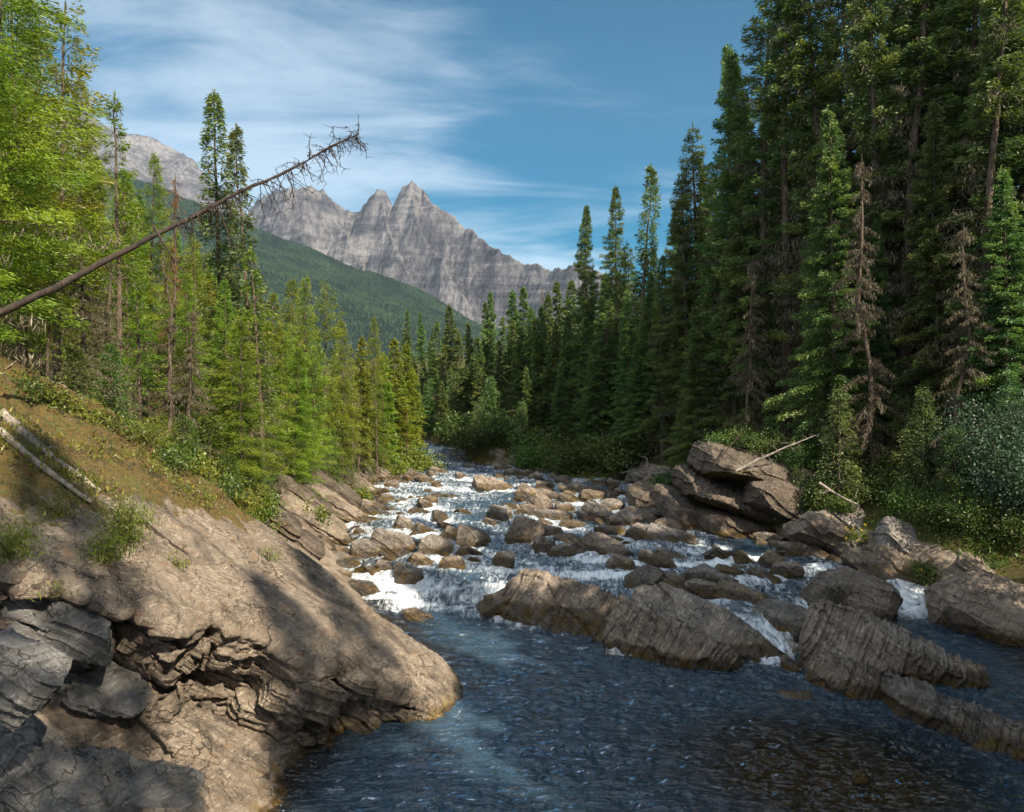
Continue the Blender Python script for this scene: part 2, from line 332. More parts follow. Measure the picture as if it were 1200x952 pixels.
def Lw(x, y, fine=True):
    x = np.asarray(x, float); y = np.asarray(y, float); u = y - YLED(x)
    z = .62 * sstep(-.7, 1.6, u)
    if fine:
        n = fbm(np.stack([x * .22, y * .22, 0 * x], -1).reshape(-1, 3), 2, 5).reshape(x.shape) * 5
        t = (u + n - 2.5) / 4.2; tf = np.floor(t); ft = t - tf
        z = z + np.clip(tf + sstep(.0, .34, ft), 0, 6) * .15
    else: z = z + np.clip((u - 2) / 4.2, 0, 6) * .15
    z = z + .9 * sstep(57, 62, y) + .5 * sstep(66, 80, y)
    return z
def bank_left(x, y):   # vertical height above shoreline plane going left
    d = XL(y) - x
    a = np.where(d < 7.2, d * .78, 7.2 * .78 + (d - 7.2) * .42)
    a = np.where(d > 40, 7.2 * .78 + 32.8 * .42 + (d - 40) * .15, a)
    return np.minimum(a, np.interp(y, [120, 400], [45, 6]))
def bank_right(x, y):
    d = x - XR(y)
    s = 1.0 + .5 * np.clip((y - 20) / 10, 0, 1)
    q = np.where(d < .7, d * 1.2 * s, .84 * s + (d - .7) * .40); q = np.where(d > 16, .84 * s + 15.3 * .4 + (d - 16) * .10, q)
    return np.minimum(q, np.interp(y, [120, 400], [20, 6]))
def Gz(x, y, detail=True):
    x = np.asarray(x, float); y = np.asarray(y, float); sh = x.shape; x = x.ravel(); y = y.ravel()
    L = Lw(x, y, False); dl = XL(y) - x; dr = x - XR(y)
    mid = np.minimum(-dl, -dr); bed = L - .16 - np.clip(mid, 0, 1.6) * .42
    z = np.where(dl > 0, L + bank_left(x, y) - .16, np.where(dr > 0, L + bank_right(x, y) - .16, bed))
    P3 = np.stack([x, y, 0 * x], -1)
    if detail:
        onl = sstep(0.0, 1.2, dl); onr = sstep(0, 2, dr); far = np.clip(1 - (np.abs(y) - 100) / 200, 0, 1)
        # broken slab ends stepping along the left bank
        q = (-.757 * x + .653 * y) + fbm(P3 * .35, 3, 3) * 1.6
        t = q / 2.6; f = t - np.floor(t)
        saw = (sstep(0, .12, f) * (1 - f) ** .8 - .45) * .75 * (0.4 + hrand(np.floor(t), 2))
        step = saw * onl * sstep(15.5, 18, y) * (1 - sstep(3.5, 8, dl) * .8) * far
        z = z + step
        z = z + fbm(P3 * .45, 5, 8) * .35 * np.maximum(onl * .7, onr) * far + fbm(P3 * .06, 4, 21) * np.clip((np.maximum(dl, dr) - 8) * .08, 0, 4)
        z = z + fbm(P3 * 1.1, 4, 31) * .10 * np.where((dl < 0) & (dr < 0), 1, .5) * far
    # keep ground below the big outcrop mesh near the slab
    inn = sstep(9.2, 11.0, q_edge(x, y)) ; m = (dl > -3) & (y < 19.5) & (x > -12) & (x < 0)
    z = np.where(m, np.minimum(z, PL(x) - .35 + 3 * sstep(0, 1, (y - 18.2) / 1.5) + 3 * sstep(8.6, 10.4, -x)), z)
    z = np.where((x < 0) & (y < 16.5) & (x > -14), np.where(q_edge(x, y) < 11.4, np.minimum(z, PL(x) - 2.6), z), z)
    return z.reshape(sh)
q_edge = lambda x, y: -.757 * x + .653 * y
PL = lambda x: .1 - .78 * (x + 1.33)
def gz(x, y): return float(Gz(np.array([x]), np.array([y]))[0])

# ground sheet
def build_ground():
    ny, nx = 620, 560
    v = np.linspace(0, 1, ny)
    y = -15 + 4 + np.where(v < .72, (v / .72) * 60 + (v / .72) ** 3 * 25, 85 * np.exp((v - .72) / .28 * 4.3)) ; y = np.sort(y)
    u = np.linspace(-1, 1, nx); u = np.sign(u) * np.abs(u) ** 1.5
    w = 26 + .95 * np.clip(y, 0, None)
    X = u[None, :] * w[:, None] + 0 * y[:, None]; Y = np.repeat(y[:, None], nx, 1)
    Z = Gz(X, Y); d = np.maximum(XL(Y) - X, X - XR(Y))
    rocky = np.where(X < XL(Y), 1 - sstep(1.5, 5.5, d), 1 - sstep(.3, 1.6, d)); rocky = np.where(d < 0, .9, rocky)
    rocky = rocky * (1 - sstep(52, 60, Y) * .75)
    wet = (1 - sstep(-.1, .5, d)) * (Z < Lw(X, Y, False) + .25)
    me = mesh_np('ground', np.stack([X, Y, Z], -1).reshape(-1, 3), gridF(ny, nx), MAT['ground'], attrs={'rocky': rocky.ravel(), 'wet': wet.ravel()}, smooth=True)
    tag(link('ground', me), kind='structure', label='mossy forest floor and rocky banks of the river valley', cat='ground')
build_ground()

# ================================================================== rocks
_cs = {}
def cube_sphere(n):
    if n in _cs: return _cs[n]
    g = np.linspace(-1, 1, n + 1); A, B = np.meshgrid(g, g, indexing='ij'); A = A.ravel(); B = B.ravel(); O = np.ones_like(A)
    fs = [np.stack(t, -1) for t in ((A, B, O), (B, A, -O), (O, A, B), (-O, B, A), (B, O, A), (A, -O, B))]
    V = np.concatenate(fs); F = np.concatenate([gridF(n + 1, n + 1) + i * (n + 1) ** 2 for i in range(6)])
    key = np.round(V * 1e5).astype(np.int64); _, idx, inv = np.unique(key, axis=0, return_index=True, return_inverse=True)
    V = V[idx]; F = inv.ravel()[F]
    _cs[n] = (V, F[:, ::-1] if False else F); return _cs[n]
def frame(e1, e3):
    e1 = unit(e1); e3 = np.asarray(e3, float); e3 = unit(e3 - e1 * e3.dot(e1)); e2 = np.cross(e3, e1); return np.stack([e1, e2, e3], 1)
def rock_mesh(c, half, Rm, seed, n=24, p=5, cuts=7, plan=(), layers=((BED, .35, .05), (CLV, .14, .02)), rough=.05, mat='rock', level=None, moss=0, alg=1.0):
    r = np.random.default_rng(seed); V, F = cube_sphere(n); half = np.asarray(half, float)
    V = V / (np.sum(np.abs(V) ** p, 1, keepdims=True) ** (1 / p)) * half
    for i in range(cuts):
        nn = unit(r.normal(size=3) / half * half.mean()); sup = (V @ nn).max(); dd = sup * r.uniform(.55, .86)
        V = V - np.clip(V @ nn - dd, 0, None)[:, None] * nn
    for nn, fr_ in plan:
        nn = unit(nn); nn = Rm.T @ nn; sup = (V @ nn).max(); V = V - np.clip(V @ nn - sup * fr_, 0, None)[:, None] * nn
    V = V @ Rm.T; W0 = V + np.asarray(c, float); s = half.mean()
    V = V + normals(V, F) * (fbm(W0 * 1.1 / max(s, .3), 3, seed % 13) * s * rough * .9)[:, None]
    for nn, th, am in layers:
        N = normals(V, F); q = (V + c) @ nn / th + fbm(W0 * .9, 3, 40) * .9; i = np.floor(q); f = q - i
        off = (hrand(i, seed % 50) - .5) * 2 * am; off2 = (hrand(i + 1, seed % 50) - .5) * 2 * am
        disp = off + (off2 - off) * sstep(.85, 1, f) - am * .9 * np.exp(-((np.minimum(f, 1 - f)) / .09) ** 2)
        side = 1 - np.abs(N @ nn) ** 2
        V = V + N * (disp * side)[:, None]
    N = normals(V, F); V = V + N * (fbm(W0 * 3.2, 4, 77) * s * rough * .55 + fbm(W0 * 9, 3, 7, ridged=True) * .008)[:, None]
    if level is None: level = -9
    H = V[:, 2] + c[2] - level
    wet = 1 - sstep(.08, .50, H + .12 * fbm(W0 * 2, 3, 5)); al = np.exp(-(np.clip(H - .10, 0, None) / .20) ** 2) * alg
    top = N[:, 2] * sstep(.3, .9, N[:, 2]) * moss
    return V, F, dict(wet=wet, algae=al, moss=top)
ROCKS = []
def rock(c, half, Rm, seed, label=None, cat='boulder', name='boulder', group=None, mat='rock', **k):
    lv = k.pop('level', 'auto')
    if lv == 'auto': lv = float(Lw(np.array([c[0]]), np.array([c[1]]))[0])
    V, F, A = rock_mesh(np.asarray(c, float), half, Rm, seed, level=lv, mat=mat, **k)
    base = V[:, 2].min(); V = V - np.array((0, 0, base))
    o = link(name, mesh_np(name, V, F, MAT[mat], attrs=A, smooth=True), loc=(c[0], c[1], c[2] + base))
    tag(o, label, cat, group); ROCKS.append(o); o['_h'] = 0.0; del o['_h']
    return o
def yaw(a): return np.array([[math.cos(a), -math.sin(a), 0], [math.sin(a), math.cos(a), 0], [0, 0, 1.]])
def euler(a, b, c_):
    ca, sa, cb, sb = math.cos(a), math.sin(a), math.cos(b), math.sin(b)
    return yaw(c_) @ np.array([[cb, 0, sb], [0, 1, 0], [-sb, 0, cb]]) @ np.array([[1, 0, 0], [0, ca, -sa], [0, sa, ca]])
def on_water(px, py):
    Y = 20.0
    for _ in range(30):
        z = float(Lw(np.array([(px - 600) / FPX * Y]), np.array([Y]), False)[0]); Y = .5 * Y + .5 * (6 - z) * FPX / (py - HZ)
    return (px - 600) / FPX * Y, Y, z

# --- the great dip slab of the left bank: one lofted outcrop
def moss_bump(W0, Df, O2): return sstep(2.4, 4.6, Df) * (O2 < .02) * (fbm(W0 * 1.3, 4, 97) * .16 + fbm(W0 * 5, 3, 98) * .04)
def build_outcrop():
    na, nt_ = 620, 560
    E = np.array([(-11.5, 3.2), (-9.2, 6.4), (-7.6, 8.5), (-6.3, 10.05), (-5.2, 11.35), (-4.67, 12.1), (-3.9, 13.2), (-3.0, 14.25), (-2.2, 15.1), (-1.35, 15.85), (-.95, 16.6), (-1.0, 17.3)])
    t = np.concatenate([[0], np.cumsum(np.linalg.norm(np.diff(E, axis=0), axis=1))]); s = np.linspace(0, t[-1], na)
    ex = np.interp(s, t, E[:, 0]); ey = np.interp(s, t, E[:, 1])
    jn = fbm(np.stack([s * 1.3, 0 * s, 0 * s], -1), 4, 61) * .28; jg = (hrand(np.floor(s / .55 + fbm(np.stack([s, s * 0, s * 0], -1), 2, 3)), 9) - .5) * .22
    Ht = np.interp(ey, [3, 9, 11.5, 13, 14.5, 15.4, 16, 17.3], [2.2, 2.1, 1.9, 1.9, 1.6, 1.1, .8, .5])   # cliff height measured as plane offset
    g = np.array((-.757, .653))
    # profile knots: (param, inward distance d, offset fraction)
    K = [(0, 8.2, .14), (.10, 5.8, .0), (.44, .55, 0), (.50, .12, .0), (.525, .0, .04), (.60, .03, .22), (.68, .22, .45), (.76, .48, .70), (.83, .55, 1.0), (.86, .42, 1.03), (.95, -1.5, 1.05), (1, -3.6, 1.12)]
    K = np.array(K); tt = np.linspace(0, 1, nt_); D = np.interp(tt, K[:, 0], K[:, 1]); O = np.interp(tt, K[:, 0], K[:, 2])
    # inner edge shortened so the far edge keeps near y = 17.6
    lim = np.clip((18.0 - ey) / .653, .25, 8.2)
    Dm = np.where(D[None, :] > .12, .12 + (D[None, :] - .12) * (np.minimum(lim, 8.2)[:, None] - .12) / 8.1, D[None, :])
    jit = (jn + jg)[:, None] * (1 - sstep(.3, 1.6, np.abs(D))[None, :])
    X = ex[:, None] + g[0] * (Dm + jit); Y = ey[:, None] + g[1] * (Dm + jit)
    far = sstep(.0, .10, tt)[None, :]
    Z = PL(X) - O[None, :] * Ht[:, None] - (1 - far) * 1.0
    Z = Z - .10 * sstep(-.8, .2, -Dm) * 1
    V = np.stack([X, Y, Z], -1).reshape(-1, 3); F = gridF(na, nt_); sh = X.shape
    W0 = V.copy(); O2 = np.broadcast_to(O[None, :], sh).ravel(); Df = Dm.ravel()
    cl = (sstep(.03, .12, O2) * (1 - sstep(.98, 1.04, O2)))         # cliff part
    low = sstep(.98, 1.03, O2)
    N = normals(V, F); flip = np.sign(N[:, 2].mean()); N *= flip
    out = np.array((.757, -.653, 0))
    for nn, th, am in ((BED, .50, .10), (CLV, .36, .12), (BED, .17, .016), (CLV, .11, .028), (unit((.3, .9, .2)), .8, .10)):
        q = W0 @ nn / th + fbm(W0 * .8, 3, 40) * .8; i = np.floor(q); f = q - i
        a0 = (hrand(i, 3) - .5) * 2; a1 = (hrand(i + 1, 3) - .5) * 2
        d = (a0 + (a1 - a0) * sstep(.84, 1, f)) * am - am * .7 * np.exp(-(np.minimum(f, 1 - f) / .08) ** 2)
        V = V + out * (d * cl)[:, None]
        if nn is CLV: V = V + N * (d * .22 * (low + .12 * (1 - cl) * (1 - low)))[:, None]
    Wn = W0 + np.stack([fbm(W0 * 1.3, 3, q) for q in (81, 82, 83)], -1) * .22
    for sc, am in ((1.0, .36), (.45, .16)):
        ids = np.floor(Wn @ BED / (.40 * sc)) * 131 + np.floor(Wn @ CLV / (.62 * sc)) * 17 + np.floor(Wn @ unit((-.3, .8, -.35)) / (.75 * sc)) * 7
        V = V + out * ((hrand(ids, 31) - .5) * am * cl)[:, None] + N * ((hrand(ids, 33) - .5) * am * .5 * cl)[:, None]
    V = V + out * (fbm(W0 * 1.5, 4, 71) * .14 * cl)[:, None]
    # plan-view cracks and gentle undulation of the slab surface
    und = fbm(W0 * np.array((.35, .6, .3)), 3, 12) * .10 + fbm(W0 * 1.6, 4, 14) * .035 + fbm(W0 * 7, 3, 15, ridged=True) * .016
    cr = np.abs(fbm(W0 * np.array((.5, 1.0, .5)), 4, 18)); crk = np.exp(-(cr / .012) ** 2) * .05
    terr = np.floor((fbm(W0 * np.array((.30, .8, .3)), 3, 23) * .5 + .5) * 9) * .040
    V = V + N * ((und + terr - crk) * (1 - cl * .6))[:, None]
    V = V + N * (moss_bump(W0, Df, O2))[:, None]
    # blocky steps where the left part of the cliff meets the shore
    lf = sstep(-4.6, -6.4, W0[:, 0]) if False else 1 - sstep(-6.6, -5.0, W0[:, 0])
    vv = np.floor((W0 @ BED) / .34 + fbm(W0 * 1.1, 2, 91) * .8); uu = np.floor((W0 @ CLV) / .55 + fbm(W0 * 1.0, 2, 92) * .7)
    blk = (hrand(vv * 31 + uu * 7, 12) - .4) * .26; V = V + (out * .8 + np.array((0, 0, .3))) * (blk * lf * np.clip(cl + low * .7, 0, 1))[:, None]
    H = V[:, 2] - Lw(V[:, 0], V[:, 1], False)
    moss = np.where(O2 < .02, sstep(2.6, 4.6, Df + fbm(W0 * .5, 3, 55) * 1.4 - .10 * (W0[:, 1] - 12) + (-W0[:, 0] - 4.9) * 1.0), 0)
    moss = np.maximum(moss, sstep(5.6, 7.2, V[:, 2]) * (O2 < .1))
    wet = 1 - sstep(.0, .22, H + .1 * fbm(W0 * 2, 3, 5))
    me = mesh_np('slab_outcrop', V, F[:, ::-1] if flip < 0 else F, MAT['slab'], attrs=dict(moss=moss, wet=wet, algae=np.exp(-(np.clip(H - .04, 0, None) / .16) ** 2)), smooth=True)
    # origin at the outcrop's base
    o = link('rock_outcrop', me); tag(o, 'great pale tilted rock slab sloping from the mossy left bank into the pool', 'rock outcrop')
    return V, moss
SLABV, SLABM = build_outcrop()
def slabz(x, y): return PL(x)

# --- ledge rocks in mid-river
LED = unit((.74, -.67, -.17)); LAY = ((BED, .60, .035), (CLV, .11, .036), (CLV, .27, .065))
FACE = (-.42, -.62, .66)
rock((1.65, 21.7, .25), (2.1, .80, .90), frame(LED, (.2, .25, .95)), 11, 'long brown striped ledge rock in mid-river, water pouring past its left end', 'rock', 'ledge_rock', n=110, cuts=4, plan=((FACE, .60), ((.5, .5, .7), .8)), layers=LAY, rough=.035, p=6)
rock((3.65, 18.9, .08), (1.6, .60, .75), frame(unit((.76, -.62, -.2)), (.1, .1, .95)), 12, 'lower brown striped ledge rock right of a thin waterfall, algae-stained foot', 'rock', 'ledge_rock', n=100, cuts=4, plan=((FACE, .66),), layers=LAY, rough=.04, p=6)
rock((4.75, 19.35, .30), (2.1, .60, .80), frame(unit((.90, -.42, -.30)), (.2, .3, .9)), 13, 'smooth-backed brown ledge rock sloping down right, golden right end', 'rock', 'ledge_rock', n=100, cuts=4, plan=((FACE, .72),), layers=((BED, .6, .05), (CLV, .2, .022)), rough=.035, p=5)
rock((8.35, 18.0, .22), (1.85, .95, .90), frame(unit((.95, -.28, -.20)), (.0, .1, .98)), 14, 'big wedge-shaped striped rock, the largest on the right side of the pool', 'rock', 'ledge_rock', n=120, cuts=3, plan=((FACE, .50), ((.55, .25, .8), .62)), layers=LAY, rough=.03, p=6)
rock((6.95, 16.9, .05), (.80, .52, .55), frame(unit((.85, -.5, -.1)), (.0, .1, .98)), 15, 'rounded brown boulder with golden foot, leaning on the left of the big wedge rock', 'boulder', 'boulder', n=70, cuts=5, layers=LAY, p=3)
rock((8.15, 14.75, .02), (1.75, .52, .52), frame(unit((.42, -.90, -.08)), (.0, .1, .98)), 16, 'low striped ledge rock standing nearest the camera at the lower right of the pool', 'rock', 'ledge_rock', n=110, cuts=4, plan=((FACE, .62),), layers=((BED, .5, .05), (CLV, .13, .05), (CLV, .3, .06)), rough=.04, p=6)
x, y, z = on_water(595, 722)
rock((x - .05, y + .4, z + .42), (.85, .36, .13), frame(unit((.85, .25, .42)), (-.45, -.3, .85)), 17, 'flat grey stone plank tilted across the chute left of the long ledge rock', 'rock', 'ledge_rock', n=40, cuts=2, p=9, layers=(), rough=.03)
rock((x + .15, y + .65, z - .05), (.9, .5, .42), euler(.1, .1, .4), 18, 'dark wet rocks under the tilted grey stone plank', 'boulder', 'boulder', n=40)

# --- right bank cliff and its blocks
def slab_at(px, py, Y, half, e1, e3, seed, label, mat='cliff', n=60, name='rock_slab', cat='rock', **k):
    c = P(px, py, Y); return rock(c, half, frame(e1, e3), seed, label, cat, name, mat=mat, n=n, **k)
OV = unit((.93, .2, -.22))
slab_at(885, 552, 31.5, (2.3, 2.0, .62), OV, (.2, -.1, .97), 21, 'mossy brown overhanging cliff top on the right bank', moss=2.6, n=90, name='cliff_block', rough=.06, layers=((BED, .3, .06), (CLV, .25, .05)))
slab_at(862, 580, 31.6, (2.2, 2.0, .55), OV, (.3, -.1, .95), 22, 'dark overhung rock layer just beneath the mossy cliff top', n=80, name='cliff_block', moss=.7, layers=((BED, .22, .05), (CLV, .3, .05)))
slab_at(915, 588, 29.6, (1.25, .8, .75), OV, (.3, -.3, .9), 23, 'dark squared block hanging at the right end of the overhang', n=60, name='cliff_block')
slab_at(815, 602, 32.0, (1.7, 1.5, .7), OV, (.4, -.1, .9), 24, 'sloping dark rock foot at the left end of the overhang, by the water', n=70, name='cliff_block')
slab_at(870, 618, 31.0, (1.9, 1.2, .45), OV, (.2, -.1, .95), 25, 'low wet rock shelf at the waterline below the overhang', n=60, name='cliff_block')
slab_at(775, 592, 36, (1.5, 1.2, .45), OV, (.2, -.2, .95), 26, 'broad grey rock hump on the right shore upstream of the overhang', n=60)
slab_at(962, 622, 27.5, (1.1, .9, .65), unit((.9, .1, -.3)), (.2, -.3, .9), 31, 'pale grey block at left of the flower-tufted rock pile, right bank', n=50, mat='rock')
slab_at(1006, 612, 27.8, (1.05, .8, .40), unit((.9, .1, -.35)), (.3, -.3, .9), 32, 'flat pale slab topping the flower-tufted rock pile', n=50, mat='rock')
slab_at(1012, 640, 27.2, (1.1, .9, .55), unit((.9, .1, -.3)), (.2, -.3, .9), 33, 'grey block in the middle of the flower-tufted rock pile', n=50, mat='rock')
slab_at(1068, 640, 25.6, (1.05, .75, .5), unit((.85, -.1, -.4)), (.3, -.3, .9), 34, 'rounded purplish grey slab at the right end of the rock pile', n=60, mat='rock')
slab_at(1040, 668, 25.0, (1.4, 1.0, .62), unit((.85, -.2, -.35)), (.3, -.3, .9), 35, 'large dark wet block at the foot of the rock pile, above the foaming chute', n=60, mat='rock')
slab_at(1000, 690, 22.6, (1.25, .62, .52), unit((.82, -.4, -.32)), (.3, .1, .9), 36, 'dark slanting block in the rapids upstream of the big wedge rock', n=60, mat='rock')
slab_at(966, 703, 22.0, (.55, .5, .58), euler(.2, .1, .3)[:, 0], (.1, 0, 1), 37, 'black wet boulder left of the slanting block, a thin fall between them', n=50, mat='rock')
slab_at(1024, 712, 21.2, (.62, .4, .32), unit((.85, -.2, -.3)), (.3, -.3, .9), 38, 'small dark wedge of rock just behind the big wedge rock', n=40, mat='rock')
slab_at(1165, 715, 21.3, (1.8, 1.5, .75), unit((.80, -.45, -.30)), (-.10, -.35, .93), 39, 'wide pale purplish slab at the right edge of the river', n=90, mat='slab', rough=.05)
slab_at(1182, 690, 23.2, (1.5, 1.0, .4), unit((.8, -.3, -.35)), (-.05, -.3, .93), 40, 'second pale slab lying behind the wide one at the right edge', n=60, mat='slab')
slab_at(935, 740, 20.3, (1.1, .8, .45), unit((.8, -.5, -.25)), (.1, -.1, .95), 41, 'moss-stained wet rock between two chutes, mid-right', n=60, mat='rock')

# --- named stream boulders (px, py base, w px, h px)
NB = [(633, 603, 46, 30, 'l'), (576, 577, 50, 18, 'b'), (589, 614, 34, 22, 'd'), (613, 637, 42, 34, 'd'), (552, 642, 42, 34, 'b'), (527, 633, 22, 18, 'b'), (474, 624, 28, 20, 'b'), (497, 629, 36, 17, 'g'),
      (461, 652, 52, 32, 'g'), (426, 654, 34, 28, 'p'), (384, 640, 40, 24, 'b'), (382, 660, 54, 15, 'd'), (508, 653, 38, 28, 'b'), (529, 671, 30, 24, 'd'), (490, 664, 36, 18, 'd'), (475, 686, 42, 22, 'b'),
      (426, 700, 58, 22, 'b'), (400, 668, 46, 14, 'd'), (593, 668, 28, 26, 'b'), (635, 650, 30, 24, 'd'), (661, 655, 32, 18, 'b'), (684, 655, 54, 22, 'g'), (694, 607, 38, 20, 'd'), (712, 615, 26, 16, 'd'), (738, 620, 46, 22, 'd'),
      (749, 640, 38, 26, 'd'), (730, 674, 42, 30, 'g'), (756, 690, 44, 30, 'b'), (774, 668, 44, 24, 'd'), (785, 634, 34, 26, 'd'), (488, 730, 32, 14, 'd'), (663, 601, 24, 16, 'g'), (648, 630, 30, 14, 'd'),
      (871, 664, 40, 24, 'g'), (905, 670, 38, 26, 'g'), (925, 678, 34, 24, 'd'), (844, 652, 30, 12, 'd'), (796, 662, 50, 16, 'b'), (833, 686, 62, 28, 'g'), (838, 702, 60, 20, 'b'), (932, 788, 30, 14, 'd'), (945, 826, 62, 9, 'b'),
      (1012, 922, 26, 26, 'd'), (372, 876, 28, 12, 'p'), (700, 640, 28, 14, 'b'), (812, 640, 30, 14, 'd'), (560, 664, 24, 12, 'd'), (430, 676, 30, 14, 'g'), (452, 672, 26, 14, 'b'), (600, 600, 24, 10, 'd'), (402, 640, 24, 18, 'b'),
      (515, 612, 30, 12, 'g'), (545, 606, 26, 10, 'b'), (490, 606, 26, 12, 'd'), (770, 612, 30, 14, 'd'), (720, 640, 26, 12, 'd'), (800, 618, 30, 16, 'd')]
CW = {'l': 'long pale', 'b': 'brown', 'd': 'dark wet', 'g': 'grey-brown', 'p': 'pale square'}
DESC = []      # (object, px, py, wpx, colour word) of boulders still to be labelled
occ = []
for i, (px, py, w, h, cc) in enumerate(NB):
    x, y, z = on_water(px, py); a = w * y / FPX / 2 * 1.08; hh = h * y / FPX
    y2 = y + a * .5
    Rm = euler(random.uniform(-.2, .2), .30 + random.uniform(-.15, .2), random.uniform(-.7, .1)) if cc != 'p' else euler(.1, .1, .3)
    o = rock((x, y2, z + hh * .12), (a * 1.0, a * random.uniform(.6, .85), hh * .72), Rm, 100 + i, n=44 if w < 45 else 60, p=random.choice((5, 7, 9)), cuts=13, rough=.028, mat='rock', layers=((BED, .22, .018), (CLV, .3, .014)))
    DESC.append((o, px, py - h * .5, w, CW[cc])); occ.append((x, y2, a))
# --- the rest of the boulder field
def try_boulder(x, y, a, flat=.6, seed=0, mat='rock'):
    for (ox, oy, oa) in occ:
        if (ox - x) ** 2 + (oy - y) ** 2 < (.72 * (oa + a)) ** 2: return None
    for (ax, ay, bx, by, rr) in ((-.2, 23.2, 3.2, 20.2, 1.0), (2.2, 20.6, 6.2, 17.6, 1.0), (6.6, 17.2, 10.3, 16.6, 1.3), (6.6, 15.2, 9.6, 13.4, 1)):
        t = max(0, min(1, ((x - ax) * (bx - ax) + (y - ay) * (by - ay)) / ((bx - ax) ** 2 + (by - ay) ** 2)))
        if math.hypot(x - ax - t * (bx - ax), y - ay - t * (by - ay)) < rr + a * .5: return None
    z = float(Lw(np.array([x]), np.array([y]))[0]); g = gz(x, y); z = max(z, g)
    h = a * flat * random.uniform(.7, 1.2)
    Rm = euler(random.uniform(-.25, .25), .3 + random.uniform(-.2, .25), random.uniform(-.9, .4))
    o = rock((x, y, z + h * random.uniform(-.2, .3)), (a, a * random.uniform(.55, .95), h), Rm, seed, n=26 if a * FPX / y < 16 else 38, p=random.choice((5, 7, 9)), cuts=13, rough=.028, mat=mat, layers=((BED, .22, .018), (CLV, .3, .014)))
    occ.append((x, y, a)); px = 600 + x / y * FPX; py = HZ + (6 - z) / y * FPX
    DESC.append((o, px, py - h / y * FPX, 2 * a / y * FPX, random.choice(('brown', 'grey', 'dark wet')) if mat == 'rock' else 'pale'))
    return o
cnt = 0; tries = 0
while cnt < 235 and tries < 12000:
    tries += 1; y = 24 + 31 * random.random() ** .8; xl, xr = float(XL(y)), float(XR(y)); x = random.uniform(xl - .8, xr + .6)
    s = (x - xl) / (xr - xl); dens = .35 + .65 * (s < .25) + .9 * (s > .58)
    if y < 27 and .0 < s < .55: dens = .08 if s > .12 else .8
    if abs(s - .36) < .08: dens *= .2
    if random.random() > dens: continue
    a = random.choice((.20, .26, .34, .44, .60)) * random.uniform(.8, 1.2)
    if try_boulder(x, y, a, seed=300 + cnt): cnt += 1
sl_n = 0
for i in range(900):
    if sl_n >= 46: break
    y = random.uniform(21.5, 44); xl, xr = float(XL(y)), float(XR(y)); x = xl + (xr - xl) * random.uniform(.48, 1.0); a = random.choice((.4, .55, .75, .95)) * random.uniform(.85, 1.15)
    if any((ox - x) ** 2 + (oy - y) ** 2 < (.60 * (oa + a * .7)) ** 2 for ox, oy, oa in occ): continue
    if y < YLED(x) + 1.3 or (x > 6.5 and y < 24): continue
    z = float(Lw(np.array([x]), np.array([y]))[0]); e1 = unit(LED + np.array((random.uniform(-.25, .25), random.uniform(-.3, .3), random.uniform(-.12, .05))))
    o = rock((x, y, z + .02), (a, a * random.uniform(.4, .6), a * random.uniform(.38, .55)), frame(e1, (random.uniform(-.1, .4), random.uniform(-.3, .3), .95)), 1200 + i, n=42, p=9, cuts=7, rough=.025, plan=((FACE, random.uniform(.6, .8)),), layers=((BED, .3, .02), (CLV, .13, .012)))
    occ.append((x, y, a * .7)); sl_n += 1; DESC.append((o, 600 + x / y * FPX, HZ + (6 - z) / y * FPX - a * .3 / y * FPX, 2 * a / y * FPX, random.choice(('brown angular', 'grey angular', 'dark angular'))))
# boulders along both banks
for i in range(40):
    y = random.uniform(20, 52); x = float(XL(y)) + random.uniform(-1.2, .5); try_boulder(x, y, random.uniform(.25, .7), .5, 600 + i)
for i in range(26):
    y = random.uniform(24, 52); x = float(XR(y)) + random.uniform(-.4, 1.6); try_boulder(x, y, random.uniform(.3, .8), .6, 700 + i)

# --- tilted slabs stepping up the left bank upstream of the great slab
LS = [(322, 622, 25, 1.7, .8, .30, 'slab'), (300, 600, 24, 1.5, .6, .3, 'cliff'), (360, 606, 29, 1.7, .7, .3, 'slab'), (345, 578, 30, 1.5, .7, .35, 'cliff'), (396, 592, 34, 1.8, .8, .3, 'slab'), (385, 570, 36, 1.6, .8, .4, 'cliff'),
      (418, 578, 42, 1.8, .9, .35, 'slab'), (300, 556, 30, 1.8, .9, .5, 'cliff'), (345, 548, 37, 1.7, .8, .5, 'cliff'), (430, 566, 47, 1.7, .9, .35, 'slab'), (262, 560, 24, 1.3, .6, .35, 'cliff'), (410, 558, 45, 1.7, .8, .4, 'cliff'),
      (338, 640, 24.5, 1.2, .5, .25, 'cliff'), (372, 622, 29.5, 1.1, .5, .25, 'cliff')]
WORDS = ['lowest', 'second', 'third', 'fourth', 'fifth', 'sixth', 'seventh', 'eighth', 'ninth', 'tenth', 'eleventh', 'twelfth', 'thirteenth', 'fourteenth']
for i, (px, py, Y, a, b, c_, mt) in enumerate(LS):
    c = P(px, py, Y); c[2] = max(c[2], gz(c[0], c[1]) + .1)
    o = rock(c, (a, b, c_), frame(unit((.72, .35, -.56)), BED), 800 + i, None, 'rock', 'rock_slab', n=60, cuts=4, p=7, mat=mt, moss=.5, layers=((BED, .16, .04), (CLV, .3, .03)), rough=.05)
    DESC.append((o, px, py, a * 2 / Y * FPX, 'tilted pale slab' if mt == 'slab' else 'tilted mossy slab'))

